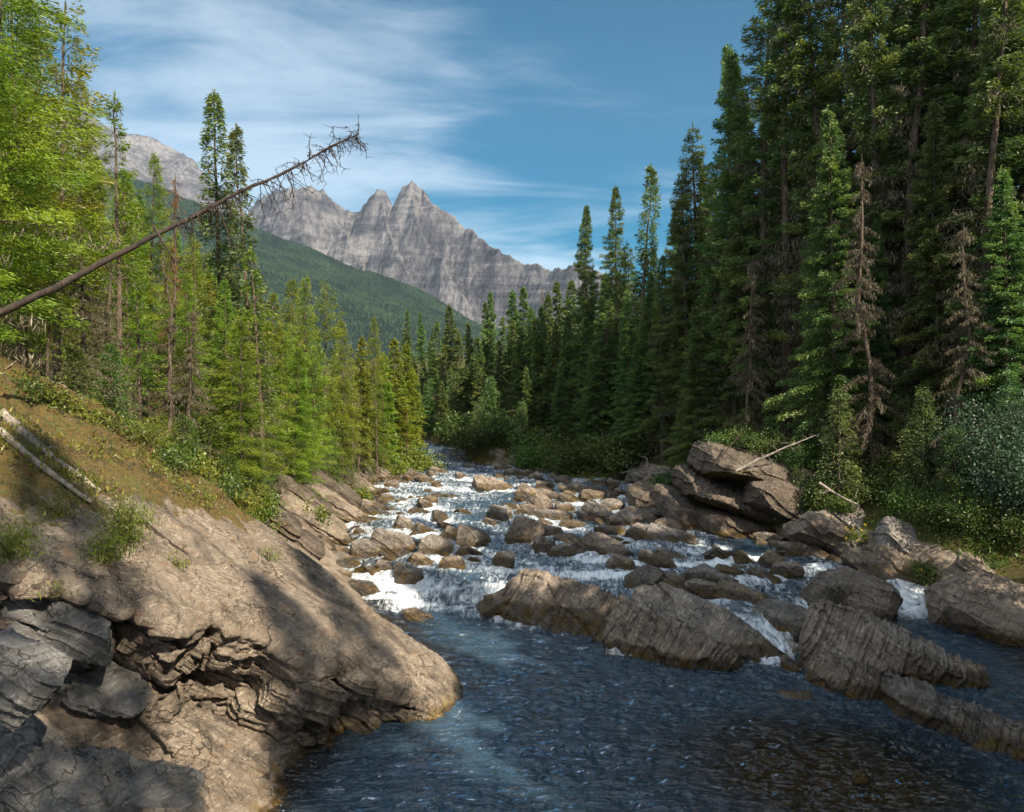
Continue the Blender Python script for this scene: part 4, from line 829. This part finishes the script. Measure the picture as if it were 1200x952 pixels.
# ================================================================== dead timber
def log(name, a, b, r0, r1, label, cat='log', mat='dead_wood', twigs=0, seed=0, tl=.5, hang=False, stub=False, curve=.03):
    r = np.random.default_rng(seed); a = np.asarray(a, float); b = np.asarray(b, float); n = 30; t = np.linspace(0, 1, n)[:, None]; L = np.linalg.norm(b - a)
    path = a + (b - a) * t + np.array((0, 0, 1)) * (-curve * L * 4 * t * (1 - t)) + np.cumsum(r.normal(size=(n, 3)) * .004 * L, 0) * .4
    Ac = Acc(); V, F = tube(path, np.linspace(r0, r1, n), 12); V = V + normals(V, F) * (fbm(V * 9, 3, seed) * r0 * .25)[:, None]; Ac.add(V, F)
    capc = len(V); V2, F2, _ = Ac.get(); 
    me = mesh_np('trunk', V2 - a, F2, MAT[mat], smooth=True); o = empty(name, a); link('trunk', me, o)
    if twigs:
        Bc = Acc()
        for i in range(twigs):
            w = r.uniform(.15, 1) if not hang else 1 - (1 - .52) * r.random() ** 1.2; p0 = np.array([np.interp(w, t[:, 0], path[:, q]) for q in range(3)])
            d = r.normal(size=3); ax = unit(b - a); d = d - ax * d.dot(ax) * .9; d = unit(d)
            if hang: d = unit(d * .7 + np.array((.25, 0, -.55 if r.random() < .72 else .35)))
            l = tl * r.uniform(.3, 1.1) * (1 if not hang else (1.15 - abs(w - .82) * 1.2)); m = 7; s = np.linspace(0, 1, m)[:, None]
            bp = p0 + d * l * s + np.cumsum(r.normal(size=(m, 3)) * .045 * l, 0); bp[:, 2:] -= .25 * l * s ** 2
            Bc.add(*tube(bp, np.linspace(max(.008, r1 * .35), .004, m), 4))
            for j in range(int(3 + 5 * hang)):
                q = bp[r.integers(1, m)]; dd = unit(r.normal(size=3) + np.array((0, 0, -.7))); l2 = l * r.uniform(.12, .35); Bc.add(*tube(np.stack([q, q + dd * l2 * .5 + r.normal(size=3) * .01, q + dd * l2]), np.array((.006, .004, .003)), 3))
        V3, F3, _ = Bc.get(); link('branches', mesh_np('branches', V3 - a, F3, MAT[mat], smooth=True), o)
    tag(o, label, cat); return o
log('leaning_dead_tree', P(-70, 398, 12.5), P(424, 157, 14.5), .070, .010, 'long dark dead tree leaning out across the left woods toward the sky', 'dead tree', 'dark_wood', 120, 3, .55, True, curve=.006)
log('broken_branch', P(180, 265, 13.1), P(214, 318, 13.0), .022, .008, 'dark broken branch hanging from the leaning dead tree', 'branch', 'dark_wood', 14, 4, .3)
def onslab(px, py, up=.06):
    dv = SLABV - CAM; qx = 600 + dv[:, 0] / dv[:, 1] * FPX; qy = HZ - dv[:, 2] / dv[:, 1] * FPX; nr = np.nonzero((qx - px) ** 2 + (qy - py) ** 2 < 25)[0]
    if len(nr): return SLABV[nr[np.argmin(dv[nr, 1])]] + np.array((0, 0, up))
    d = np.array(((px - 600) / FPX, 1, (HZ - py) / FPX)); Y = (6 - up - .1 + .78 * 1.33) / (-.78 * d[0] - d[2]) ; return CAM + d * Y
log('fallen_log', onslab(2, 486, .10), onslab(122, 578, .10), .085, .055, 'upper of two pale fallen logs lying on the mossy slab at left', 'log', 'dead_wood', 5, 5, .4)
log('fallen_log', onslab(2, 508, .09), onslab(110, 592, .09), .06, .035, 'lower thinner pale fallen log on the mossy slab at left', 'log', 'dead_wood', 4, 6, .3)
log('fallen_log', onslab(166, 606, .04), onslab(224, 648, .04), .045, .025, 'short dark weathered log lying below the slab shrub', 'log', 'dark_wood', 3, 7, .2)
def gp(px, Y, up=.15): x = (px - 600) / FPX * Y; return np.array((x, Y, gz(x, Y) + up))
for i, (p0, Y0, p1, Y1, r0, m_, lb) in enumerate([(100, 18.5, 165, 20.5, .06, 'dead_wood', 'grey fallen log among the grass behind the slab'), (215, 24, 290, 27, .07, 'dead_wood', 'grey fallen log across the left slope under the firs'), (300, 27, 352, 31, .08, 'dead_wood', 'weathered log lying down the left bank among young firs'), (195, 21, 240, 21.5, .04, 'dead_wood', 'short pale stick log at the slab’s upper edge'), (1000, 28, 1060, 29.5, .08, 'dark_wood', 'mossy fallen log under the right bank firs')]):
    log('fallen_log', gp(p0, Y0), gp(p1, Y1), r0, r0 * .6, lb.replace('’', "'"), 'log', m_, 6, 20 + i, .5)
log('dead_branch', P(862, 552, 29.3), P(962, 508, 29.0), .05, .015, 'bare grey branch slanting over the mossy overhang', 'branch', 'dead_wood', 12, 9, .5, curve=-.01)
log('dead_branch', P(836, 545, 29.5), P(872, 500, 30), .03, .012, 'thin curved dead branch at the left end of the overhang top', 'branch', 'dark_wood', 8, 10, .4)
log('dead_branch', P(960, 566, 27.5), P(1006, 592, 26.8), .05, .03, 'short grey driftwood stick behind the pale topping slab', 'branch', 'dead_wood', 3, 11, .3)
x, y, z = on_water(760, 580); y = 44
r_ = np.random.default_rng(3); e = empty('root_snag', P(762, 560, 44)); Bc = Acc()
for i in range(13):
    d = unit(r_.normal(size=3) * np.array((1.2, .6, .6)) + np.array((0, 0, .45))); l = r_.uniform(.7, 2.0); s = np.linspace(0, 1, 8)[:, None]; bp = d * l * s + np.cumsum(r_.normal(size=(8, 3)) * .09, 0); V, F = tube(bp, np.linspace(.10, .02, 8), 6); Bc.add(V, F)
V, F, _ = Bc.get(); link('roots', mesh_np('roots', V, F, MAT['dead_wood'], smooth=True), e); V, F = tube(np.array([(0, 0, 0), (1.2, .8, .1), (2.4, 1.8, .15)]), np.array((.2, .18, .15)), 10); link('trunk', mesh_np('trunk', V, F, MAT['dead_wood'], smooth=True), e)
tag(e, 'grey uprooted snag with spreading roots on the right shore', 'driftwood')
x = (600 - 600) / FPX * 50
log('driftwood_log', P(548, 556, 56), P(590, 548, 54), .1, .06, 'thin driftwood log lying before the dark wood at the far bend', 'log', 'dead_wood', 6, 31, .6)
log('driftwood_log', P(672, 563, 48), P(690, 545, 49), .09, .05, 'reddish driftwood stick poking up at the far right shore', 'log', 'dead_wood', 2, 32, .3)

# ================================================================== shrubs and ground plants
def shrub(loc, rad, h, n, mat, label, seed, leaf=(.07, .04), name='shrub', cat='shrub', up=.2, flowers=0, cl=9):
    r = np.random.default_rng(seed); o = empty(name, loc); St = Acc(); Lf = Acc(); Fl = Acc(); tips = []
    for i in range(max(5, cl)):
        a = r.uniform(0, 6.28); q = rad * r.uniform(.2, 1) ** .7; tp = np.array((math.cos(a) * q, math.sin(a) * q, h * r.uniform(.5, 1.05) * (1 - .35 * (q / rad) ** 2)))
        s = np.linspace(0, 1, 6)[:, None]; bp = tp * s + np.array((0, 0, 1)) * (h * .12 * np.sin(s * 3.14)) + np.cumsum(r.normal(size=(6, 3)) * .02 * rad, 0); St.add(*tube(bp, np.linspace(.012 + .008 * h, .004, 6), 4)); tips.append(bp)
        k_ = n // max(5, cl); w = r.uniform(.25, 1.08, k_); C = np.stack([np.interp(w, s[:, 0], bp[:, j]) for j in range(3)], -1) + r.normal(size=(k_, 3)) * (.10 + .16 * rad) * np.array((1, 1, .8)); C[:, 2] = np.maximum(C[:, 2], .02)
        DD = r.normal(size=(k_, 3)); DD[:, 2] += up; tint = np.clip(r.uniform(.25, .75) + r.normal(size=k_) * .15, 0, 1); Lf.add(*leaves(C, DD, leaf[0] * r.uniform(.6, 1.3, k_), leaf[1] * r.uniform(.7, 1.2, k_), tint, r))
        if flowers:
            kf = max(1, flowers // cl); Cf = bp[-1] + r.normal(size=(kf, 3)) * (.1 + .2 * rad) + np.array((0, 0, .06)); kk = 5
            Cf = np.repeat(Cf, kk, 0) + r.normal(size=(kf * kk, 3)) * .02; Fl.add(*leaves(Cf, r.normal(size=(kf * kk, 3)), .055, .035, .6, r))
    V, F, _ = St.get(); link('stem', mesh_np('stem', V, F, MAT['bark'], smooth=True), o); V, F, A = Lf.get(); link('foliage', mesh_np('foliage', V, F, MAT[mat], attrs={'tint': A}), o)
    if flowers: V, F, A = Fl.get(); link('flowers', mesh_np('flowers', V, F, MAT['yellow'], attrs={'tint': A}), o)
    tag(o, label, cat); return o
ORDS = ['second', 'third', 'fourth', 'sixth', 'seventh', 'eighth', 'first', 'fifth']
SH = [(1165, 25.5, 2.0, 4.3, 16000, 'leaf_blue', 'tall blue-green leafy shrub overhanging the right edge', (.085, .05), 20), (1205, 24, 1.6, 3.4, 9000, 'leaf_blue', 'second blue-green shrub half out of the right edge', (.11, .06), 14), (1130, 24.6, 1.0, .9, 4000, 'leaf_green', 'leafy green bush under the tall blue-green shrub', (.09, .05), 9),
      (1180, 23.8, 1.2, .8, 5000, 'leaf_green', 'bright green low bush at the right edge above the pale slab', (.09, .05), 9), (1100, 25.2, .8, .7, 3000, 'leaf_green', 'low green bush behind the purplish slab', (.09, .05), 8), (1060, 26.8, .9, .8, 3000, 'leaf_green', 'dim green bush behind the rock pile', (.09, .05), 8),
      (945, 29.2, .6, .8, 2200, 'leaf_green', 'small green bush in the hollow right of the overhang', (.08, .045), 7), (200, 18.6, .7, 1.3, 3500, 'leaf', 'yellowing leafy shrub at the upper edge of the slab', (.11, .065), 12), (150, 18.0, .6, .7, 2000, 'leaf', 'sunlit bushy shrub left of the yellowing one', (.09, .05), 9),
      (255, 19.6, .6, .5, 1500, 'leaf', 'low sunlit shrub right of the yellowing one', (.09, .05), 9), (478, 52, 2.0, 1.6, 5000, 'leaf', 'round green willow bush at the far left shore', (.20, .10), 10), (462, 50, 1.0, .9, 2000, 'leaf', 'small bright bush beside the far willow', (.18, .09), 8),
      (415, 38, .8, .8, 2200, 'leaf', 'bright green bush on the left bank under the firs', (.14, .08), 8), (360, 29, .7, .7, 2200, 'leaf', 'bright leafy clump low on the left bank', (.11, .06), 8), (300, 23.4, .6, .6, 2200, 'leaf', 'sunlit seedling bush above the tilted slabs', (.10, .05), 8), (345, 30, .8, .7, 2400, 'leaf', 'yellow-green bush beside the left bank slabs', (.11, .06), 8),
      (680, 49, 2.6, 3.0, 9000, 'leaf_green', 'tall green willow thicket on the far right shore', (.22, .11), 16), (735, 46, 2.0, 2.4, 7000, 'leaf_green', 'second willow thicket nearer the root snag', (.22, .11), 14), (700, 46.5, 1.8, .8, 4500, 'leaf', 'low light green sedge mound on the far right shore', (.20, .05), 10), (800, 38.5, 1.0, 1.6, 4000, 'leaf_blue', 'blue-green bush left of the overhang top', (.14, .08), 10),
      (905, 30.5, .9, .9, 2600, 'leaf_green', 'mossy green bush on top of the overhang', (.11, .06), 8), (850, 31.5, .8, .7, 2200, 'leaf_green', 'small bush at the left brow of the overhang', (.11, .06), 8), (960, 29.5, 1.0, 1.1, 3200, 'leaf_green', 'dense bush between overhang and rock pile', (.11, .06), 9), (1020, 28.5, 1.0, .9, 3000, 'leaf_green', 'bush right behind the flat topping slab', (.10, .05), 8),
      (585, 57.5, 2.0, 1.6, 4500, 'leaf_green', 'dim willow bush on the far point of the right shore', (.22, .11), 11), (555, 59, 1.8, 1.5, 4000, 'leaf_green', 'dim willow bush beside the far waterfall', (.22, .11), 10), (612, 55.5, 1.8, 1.4, 4000, 'leaf_green', 'dim bush right of the far point willow', (.22, .11), 10), (540, 63, 1.8, 1.8, 3600, 'leaf_green', 'dark bush above the far waterfall', (.24, .12), 10),
      (640, 53, 2.2, 2.2, 6000, 'leaf_green', 'dim bush at the left end of the far right shore', (.22, .11), 12), (780, 41, 1.0, .7, 2500, 'leaf_green', 'small green clump on the grey rock hump', (.14, .07), 8)]
for i, (px, Y, rd, h, n_, m_, lb, lf, cl) in enumerate(SH):
    p0 = gp(px, Y, -.05); shrub(p0, rd, h, n_, m_, lb, 50 + i, lf, cl=cl)
for i, (px, py, rd, h, m_) in enumerate([(60, 478, .5, .5, 'leaf'), (105, 500, .45, .45, 'leaf'), (140, 512, .5, .35, 'leaf_green'), (228, 560, .45, .4, 'leaf'), (262, 575, .4, .35, 'leaf_green'), (290, 590, .45, .4, 'leaf'), (30, 462, .5, .45, 'leaf_green'), (200, 548, .5, .5, 'leaf_green')]):
    d = np.array(((px - 600) / FPX, 1, (HZ - py) / FPX)); Y = (6 - .1 + .78 * 1.33 - .1) / (-.78 * d[0] - d[2]); c = CAM + d * Y + np.array((0, 0, -.15))
    shrub(c, rd, h, 1300, m_, 'leafy tuft on the upper edge of the mossy slab, ' + ORDS[i] + ' from left', 300 + i, (.08, .035), cl=9)
# plants rooted on the slab
def slab_pt(px, py): return onslab(px, py, .0)
for i, (px, py, rd, h, n_, lb) in enumerate([(148, 640, .35, .75, 1800, 'spiky green shrub growing in the middle of the mossy slab'), (120, 655, .25, .35, 900, 'grass tuft at the lower left foot of the slab shrub'), (12, 650, .35, .40, 1200, 'green tuft at the left edge above the cracked rock'), (318, 655, .12, .25, 160, 'lone seedling rooted near the far edge of the bare slab'),
                                          (210, 660, .12, .12, 160, 'tiny green weed on the bare slab'), (50, 700, .10, .14, 160, 'tiny weed at the lip of the left cliff'), (70, 600, .3, .25, 500, 'low dry weed between the fallen logs'), (180, 520, .5, .45, 1500, 'leafy tuft at the upper edge of the moss')]):
    shrub(slab_pt(px, py), rd, h, n_, 'leaf', lb, 90 + i, (.10, .014), name='plant', cat='plant', up=1.2, cl=7)
shrub(P(1005, 640, 26.4), .30, .5, 900, 'leaf', 'yellow-flowered plant growing in the middle of the rock pile', 110, (.09, .03), name='flowering_plant', cat='plant', flowers=26)
shrub(P(1085, 684, 23.9), .45, .55, 1500, 'leaf_green', 'leafy plant with few yellow flowers below the rock pile', 111, (.11, .05), name='flowering_plant', cat='plant', flowers=14)

def cover(name, label, pts, mat, size, hgt, per, seed, up=.8):
    r = np.random.default_rng(seed); C = np.repeat(pts, per, 0) + r.normal(size=(len(pts) * per, 3)) * np.array((size * 1.3, size * 1.3, 0)); n_ = len(C); C[:, 2] += np.abs(r.normal(size=n_)) * hgt
    D = r.normal(size=(n_, 3)); D[:, 2] += up; tint = np.clip(np.repeat(r.uniform(.1, .9, len(pts)), per) + r.normal(size=n_) * .12, 0, 1)
    V, F, A = leaves(C, D, size * r.uniform(.5, 1.2, n_), size * r.uniform(.12, .45, n_), tint, r)
    tag(link(name, mesh_np(name, V, F, MAT[mat], attrs={'tint': A})), label, 'undergrowth', kind='stuff')
def scat(n_, fy, fx, seed):
    r = np.random.default_rng(seed); y = fy(r, n_); x = fx(r, y, n_); m = np.abs(x / y) < .72; x, y = x[m], y[m]; c = fbm(np.stack([x * .5, y * .5, 0 * x], -1), 3, seed) > r.uniform(-.45, .25, len(x)); x, y = x[c], y[c]; return np.stack([x, y, Gz(x, y) + .02], -1)
cover('undergrowth', 'sunlit grass and low leaves on the left bank floor', scat(9000, lambda r, n: 17.5 + 42 * r.random(n) ** 1.3, lambda r, y, n: XL(y) - 3.0 - r.random(n) ** 1.3 * 16, 4), 'leaf', .12, .14, 7, 5)
cover('undergrowth', 'dim ferns and moss leaves on the right bank floor', scat(9000, lambda r, n: 23 + 36 * r.random(n) ** 1.2, lambda r, y, n: XR(y) + 1.0 + r.random(n) ** 1.2 * 14, 6), 'leaf_green', .14, .13, 7, 6)
for i, (px, py, Y, rd, h) in enumerate([(872, 524, 31.3, .7, .6), (905, 532, 30.8, .6, .5), (842, 524, 31.8, .5, .4), (930, 545, 30.4, .6, .6), (985, 600, 27.6, .4, .35)]):
    shrub(P(px, py, Y), rd, h, 1500, 'leaf_green', ['mossy tuft in the middle of the overhang top', 'mossy tuft right of middle on the overhang top', 'small tuft at the left brow of the overhang', 'leafy tuft at the right end of the overhang top', 'leafy tuft behind the pale topping slab'][i], 400 + i, (.10, .05), name='plant', cat='plant')
r = np.random.default_rng(8); m = (SLABM > .6); idx = r.choice(np.nonzero(m)[0], 3200)
cover('moss_tufts', 'short dry grass and moss on the upper slab', SLABV[idx], 'dead_needles', .06, .03, 4, 9)
idx = r.choice(np.nonzero(m)[0][fbm(SLABV[m] * .7, 3, 88) > .05], 2600); cover('grass_tufts', 'thin green grass blades on the upper slab', SLABV[idx], 'leaf', .10, .05, 6, 10, 1.6)

# ================================================================== mountains and hill
def ridge_field(X, Y, lines, slope, noise=30):
    P2 = np.stack([X.ravel(), Y.ravel()], -1); best = np.full(len(P2), -1e9)
    for L in lines:
        for a, b in zip(L[:-1], L[1:]):
            ab = b[:2] - a[:2]; t = np.clip(((P2 - a[:2]) @ ab) / (ab @ ab), 0, 1); d = np.linalg.norm(P2 - a[:2] - t[:, None] * ab, axis=1)
            best = np.maximum(best, a[2] + (b[2] - a[2]) * t - d * slope * (1 - .00012 * d))
    return best.reshape(X.shape)
def L3(*pts): return [P(*q) for q in pts]
def build_mountain(name, label, lines, x0, x1, y0, y1, slope, nx, ny, seed, cat='mountain'):
    X, Y = np.meshgrid(np.linspace(x0, x1, nx), np.linspace(y0, y1, ny)); P3 = np.stack([X, Y, 0 * X], -1).reshape(-1, 3)
    wx = fbm(P3 * .006, 4, seed).reshape(X.shape) * 14; wy = fbm(P3 * .006, 4, seed + 5).reshape(X.shape) * 45
    Z = ridge_field(X + wx * .6, Y + wy, lines, slope)
    Z = Z + fbm(P3 * np.array((.011, .0032, 1)), 5, seed + 9, .55, True)  .reshape(X.shape) * 21 + fbm(P3 * .03, 4, seed + 3).reshape(X.shape) * 7 - 10
    st = 30.0; q = (Z + .22 * X + fbm(P3 * .004, 3, 4).reshape(X.shape) * 20) / st; i = np.floor(q); f = q - i; am = .35 + .65 * hrand(i.ravel().astype(int), 6).reshape(X.shape); Z = Z + (sstep(.15, .6, f) - f) * st * .38 * am
    Z = np.maximum(Z, -20 + 0 * Z); me = mesh_np(name, np.stack([X, Y, Z], -1).reshape(-1, 3), gridF(ny, nx), MAT['mountain'], smooth=True)
    return tag(link(name, me), label, cat, kind='structure'), X, Y, Z
LN = [L3((300, 232, 3500), (320, 226, 3300), (338, 219, 3150), (362, 217, 3120), (378, 219, 3120), (390, 232, 3150), (403, 242, 3160), (420, 243, 3120), (432, 228, 3050), (441, 219, 3000), (449, 221, 3000), (456, 250, 3050), (461, 238, 3030), (470, 219, 2990), (482, 208, 2960), (492, 214, 3000), (500, 232, 2900), (520, 246, 2800), (545, 263, 2690), (575, 286, 2550), (605, 301, 2420), (640, 315, 2280), (662, 316, 2190), (685, 313, 2110), (740, 335, 1950)),
      L3((482, 212, 2960), (488, 250, 2850), (497, 275, 2760), (520, 305, 2600), (545, 350, 2450), (560, 400, 2350)), L3((444, 222, 3000), (452, 262, 2880), (468, 300, 2740), (490, 335, 2600), (505, 370, 2500)),
      L3((420, 246, 3120), (400, 262, 3000), (410, 290, 2860), (430, 320, 2700), (445, 350, 2600)), L3((338, 222, 3150), (330, 245, 3000), (350, 272, 2850), (375, 300, 2700), (400, 330, 2600)), L3((300, 234, 3500), (310, 250, 3200), (320, 270, 2950), (330, 300, 2750))]
build_mountain('mountain', 'jagged grey limestone mountain with two sharp spires', LN, -1400, 700, 1750, 3700, 1.9, 760, 640, 3)
LN2 = [L3((60, 120, 4200), (110, 138, 4150), (150, 155, 4100), (168, 158, 4100), (192, 166, 4100), (215, 176, 4050), (235, 195, 4000), (262, 222, 3950), (300, 262, 3900)), L3((192, 168, 4100), (200, 195, 3900), (215, 230, 3700)), L3((130, 150, 4100), (140, 185, 3850), (150, 220, 3650))]
build_mountain('mountain', 'farther grey mountain with a snow patch behind the left trees', LN2, -2800, -1000, 3300, 4800, 1.1, 260, 220, 8)
# snow patch on the farther mountain
sx, sy = np.meshgrid(np.linspace(0, 1, 30), np.linspace(0, 1, 10)); c0 = P(162, 176, 3900); r = np.random.default_rng(2)

HL = [L3((-200, 40, 1900), (100, 178, 1850), (200, 219, 1800), (250, 241, 1780), (310, 264, 1750), (350, 285, 1730), (400, 310, 1700), (450, 334, 1670), (500, 354, 1640), (545, 372, 1620), (600, 400, 1600), (700, 440, 1600))]
def build_hill():
    nx, ny = 300, 200; X, Y = np.meshgrid(np.linspace(-2000, 500, nx), np.linspace(700, 2300, ny)); P3 = np.stack([X, Y, 0 * X], -1).reshape(-1, 3)
    Z = ridge_field(X, Y, HL, .50) + fbm(P3 * .004, 4, 6).reshape(X.shape) * 22 + fbm(P3 * np.array((.012, .003, 1)), 3, 16, .5, True).reshape(X.shape) * 10 - 10
    Z = np.maximum(Z, -30)
    px = 600 + X / Y * FPX; py = HZ - (Z - 6) / Y * FPX
    # avalanche meadow: a strip running down the slope in real ground coordinates
    def strip(x, y, ax, ay, bx, by, w):
        t = np.clip(((x - ax) * (bx - ax) + (y - ay) * (by - ay)) / ((bx - ax) ** 2 + (by - ay) ** 2), 0, 1); return np.exp(-(np.hypot(x - ax - t * (bx - ax), y - ay - t * (by - ay)) / w) ** 2)
    pts = {}
    def find(qx, qy):
        i = np.argmin((px - qx) ** 2 + (py - qy) ** 2 + np.where(Z < -25, 1e6, 0)); return X.ravel()[i], Y.ravel()[i]
    a = find(455, 365); b = find(490, 385); c = find(380, 318); d_ = find(440, 350)
    fb = fbm(P3 * .02, 4, 7).reshape(X.shape) * .5
    clear = np.clip(strip(X, Y, *a, *b, 24) + .75 * strip(X, Y, *c, *d_, 9) + fb * .9, 0, 1); clear = sstep(.5, .9, clear)
    me = mesh_np('forested_hill', np.stack([X, Y, Z], -1).reshape(-1, 3), gridF(ny, nx), MAT['hill'], attrs={'clear': clear.ravel()}, smooth=True); tag(link('hillside', me), 'long green hillside descending below the spires', 'hill', kind='structure')
    r = np.random.default_rng(5); n_ = 260000; x = r.uniform(-900, 120, n_); y = np.sqrt(r.uniform(705 ** 2, 1800 ** 2, n_))
    ix = (x + 2000) / 2500 * (nx - 1); iy = (y - 700) / 1600 * (ny - 1); i0 = ix.astype(int); j0 = iy.astype(int); fx = ix - i0; fy = iy - j0
    bil = lambda A: A[j0, i0] * (1 - fx) * (1 - fy) + A[j0, i0 + 1] * fx * (1 - fy) + A[j0 + 1, i0] * (1 - fx) * fy + A[j0 + 1, i0 + 1] * fx * fy
    z = bil(Z); cle = bil(clear); qx = 600 + x / y * FPX; qy = HZ - (z - 6) / y * FPX
    m = (z > -60) & (cle < .3 + .5 * (r.random(n_) - .4)) & (qx > 140) & (qx < 640) & (qy < 440) & (qy > 180); x, y, z = x[m], y[m], z[m]; n_ = len(x); print('hill trees', n_)
    h = (4.0 + 6 * r.random(n_) ** 2.2) * (.55 + .45 * y / 1600); w = h * r.uniform(.30, .42, n_); K = 5; a = np.linspace(0, 2 * np.pi, K, endpoint=False)[None] + r.uniform(0, 6, n_)[:, None]
    base = np.stack([x[:, None] + np.cos(a) * w[:, None], y[:, None] + np.sin(a) * w[:, None], np.repeat((z + h * .1)[:, None], K, 1)], -1); apex = np.stack([x, y, z + h], -1)[:, None]
    V = np.concatenate([base, apex], 1).reshape(-1, 3); o = (np.arange(n_) * (K + 1))[:, None]; F = np.concatenate([np.stack([o[:, 0] + q, o[:, 0] + (q + 1) % K, o[:, 0] + K], -1) for q in range(K)])
    tag(link('distant_forest', mesh_np('distant_forest', V, F, MAT['hill_needles'], attrs={'tint': np.repeat(np.clip(r.normal(size=n_) * .40 + .45 + .7 * fbm(np.stack([x * .02, y * .02, 0 * x], -1), 3, 3), 0, 1), K + 1)}, smooth=True)), 'dark conifer forest covering the far hillside', 'forest', kind='stuff')
build_hill()

# air
def build_haze():
    x0, x1, y0, y1, z0, z1 = -4500, 3000, -60, 4850, -60, 1700
    V = np.array([(x, y, z) for x in (x0, x1) for y in (y0, y1) for z in (z0, z1)], float); F = np.array([(0, 1, 3, 2), (4, 6, 7, 5), (0, 4, 5, 1), (2, 3, 7, 6), (0, 2, 6, 4), (1, 5, 7, 3)])
    tag(link('haze', mesh_np('haze', V, F, MAT['haze'])), 'thin blue valley haze', 'haze', kind='stuff')
build_haze()

# ================================================================== labels
ORD = 'zeroth first second third fourth fifth sixth seventh eighth ninth tenth eleventh twelfth thirteenth fourteenth fifteenth sixteenth seventeenth eighteenth nineteenth twentieth'.split()
TENS = {20: 'twenty', 30: 'thirty', 40: 'forty', 50: 'fifty', 60: 'sixty', 70: 'seventy'}
def ordn(n):
    if n <= 20: return ORD[n]
    t = n // 10 * 10; u = n % 10
    return TENS[t][:-1] + 'ieth' if u == 0 else TENS[t] + '-' + ORD[u]
from collections import defaultdict
by = defaultdict(list)
for T in TREES: by[(T[2], KIND[T[1]])].append(T)
for (stand, kd), L in by.items():
    L.sort(key=lambda q: q[3])
    for i, T in enumerate(L):
        o = T[0]
        if stand == 'OUT': o['label'] = f"{kd} just outside the right edge" + ('' if len(L) == 1 else f", {ordn(i + 1)} from left"); o['group'] = 'trees just outside the right edge'; continue
        o['label'] = f"{kd} {ST[stand]}" + ('' if len(L) == 1 else f", {ordn(i + 1)} from left"); o['group'] = 'conifers ' + ST[stand]
LM = [('the tilted stone plank', 595, 705), ('the long striped ledge rock', 680, 700), ('the smooth-backed ledge rock', 850, 720), ('the big wedge rock', 1060, 760), ('the black wet boulder', 966, 700), ('the low nearest ledge rock', 1120, 850), ('the overhang', 880, 600), ('the rock pile', 1020, 640),
      ('the long pale boulder', 633, 590), ('the far bend', 520, 560), ('the root snag', 760, 555), ('the pale square boulder', 426, 640), ('the far willow bush', 480, 565), ('the grey rock hump', 770, 590), ('the tip of the great slab', 500, 790), ('the cliff edge of the great slab', 230, 750), ('the lower left corner', 20, 900), ('the white chute', 575, 620)]
bb = defaultdict(list)
for D in DESC:
    o, px, py, w, cw = D; nm, lx, ly = min(LM, key=lambda q: (q[1] - px) ** 2 + ((q[2] - py) * 1.6) ** 2); dx, dy = px - lx, py - ly
    side = ('right of' if dx > 0 else 'left of') if abs(dx) > 1.3 * abs(dy) else ('just below' if dy > 0 else 'just above')
    size = 'small ' if w < 22 else ('large ' if w > 46 else ''); kind_ = cw if ('slab' in cw or 'block' in cw) else cw + ' boulder'
    bb[(size + kind_, side, nm)].append((math.hypot(dx, dy), o))
for (kd, side, nm), L in bb.items():
    L.sort(key=lambda q: q[0])
    for i, (_, o) in enumerate(L):
        o['label'] = f"{kd} {side} {nm}" + ('' if len(L) == 1 else (', nearest to it' if i == 0 else f", {ordn(i + 1)} nearest")); o['group'] = 'boulders strewn in the river' if 'boulder' in kd else ('tilted slabs of the left bank' if 'slab' in kd else 'blocks under the great slab')
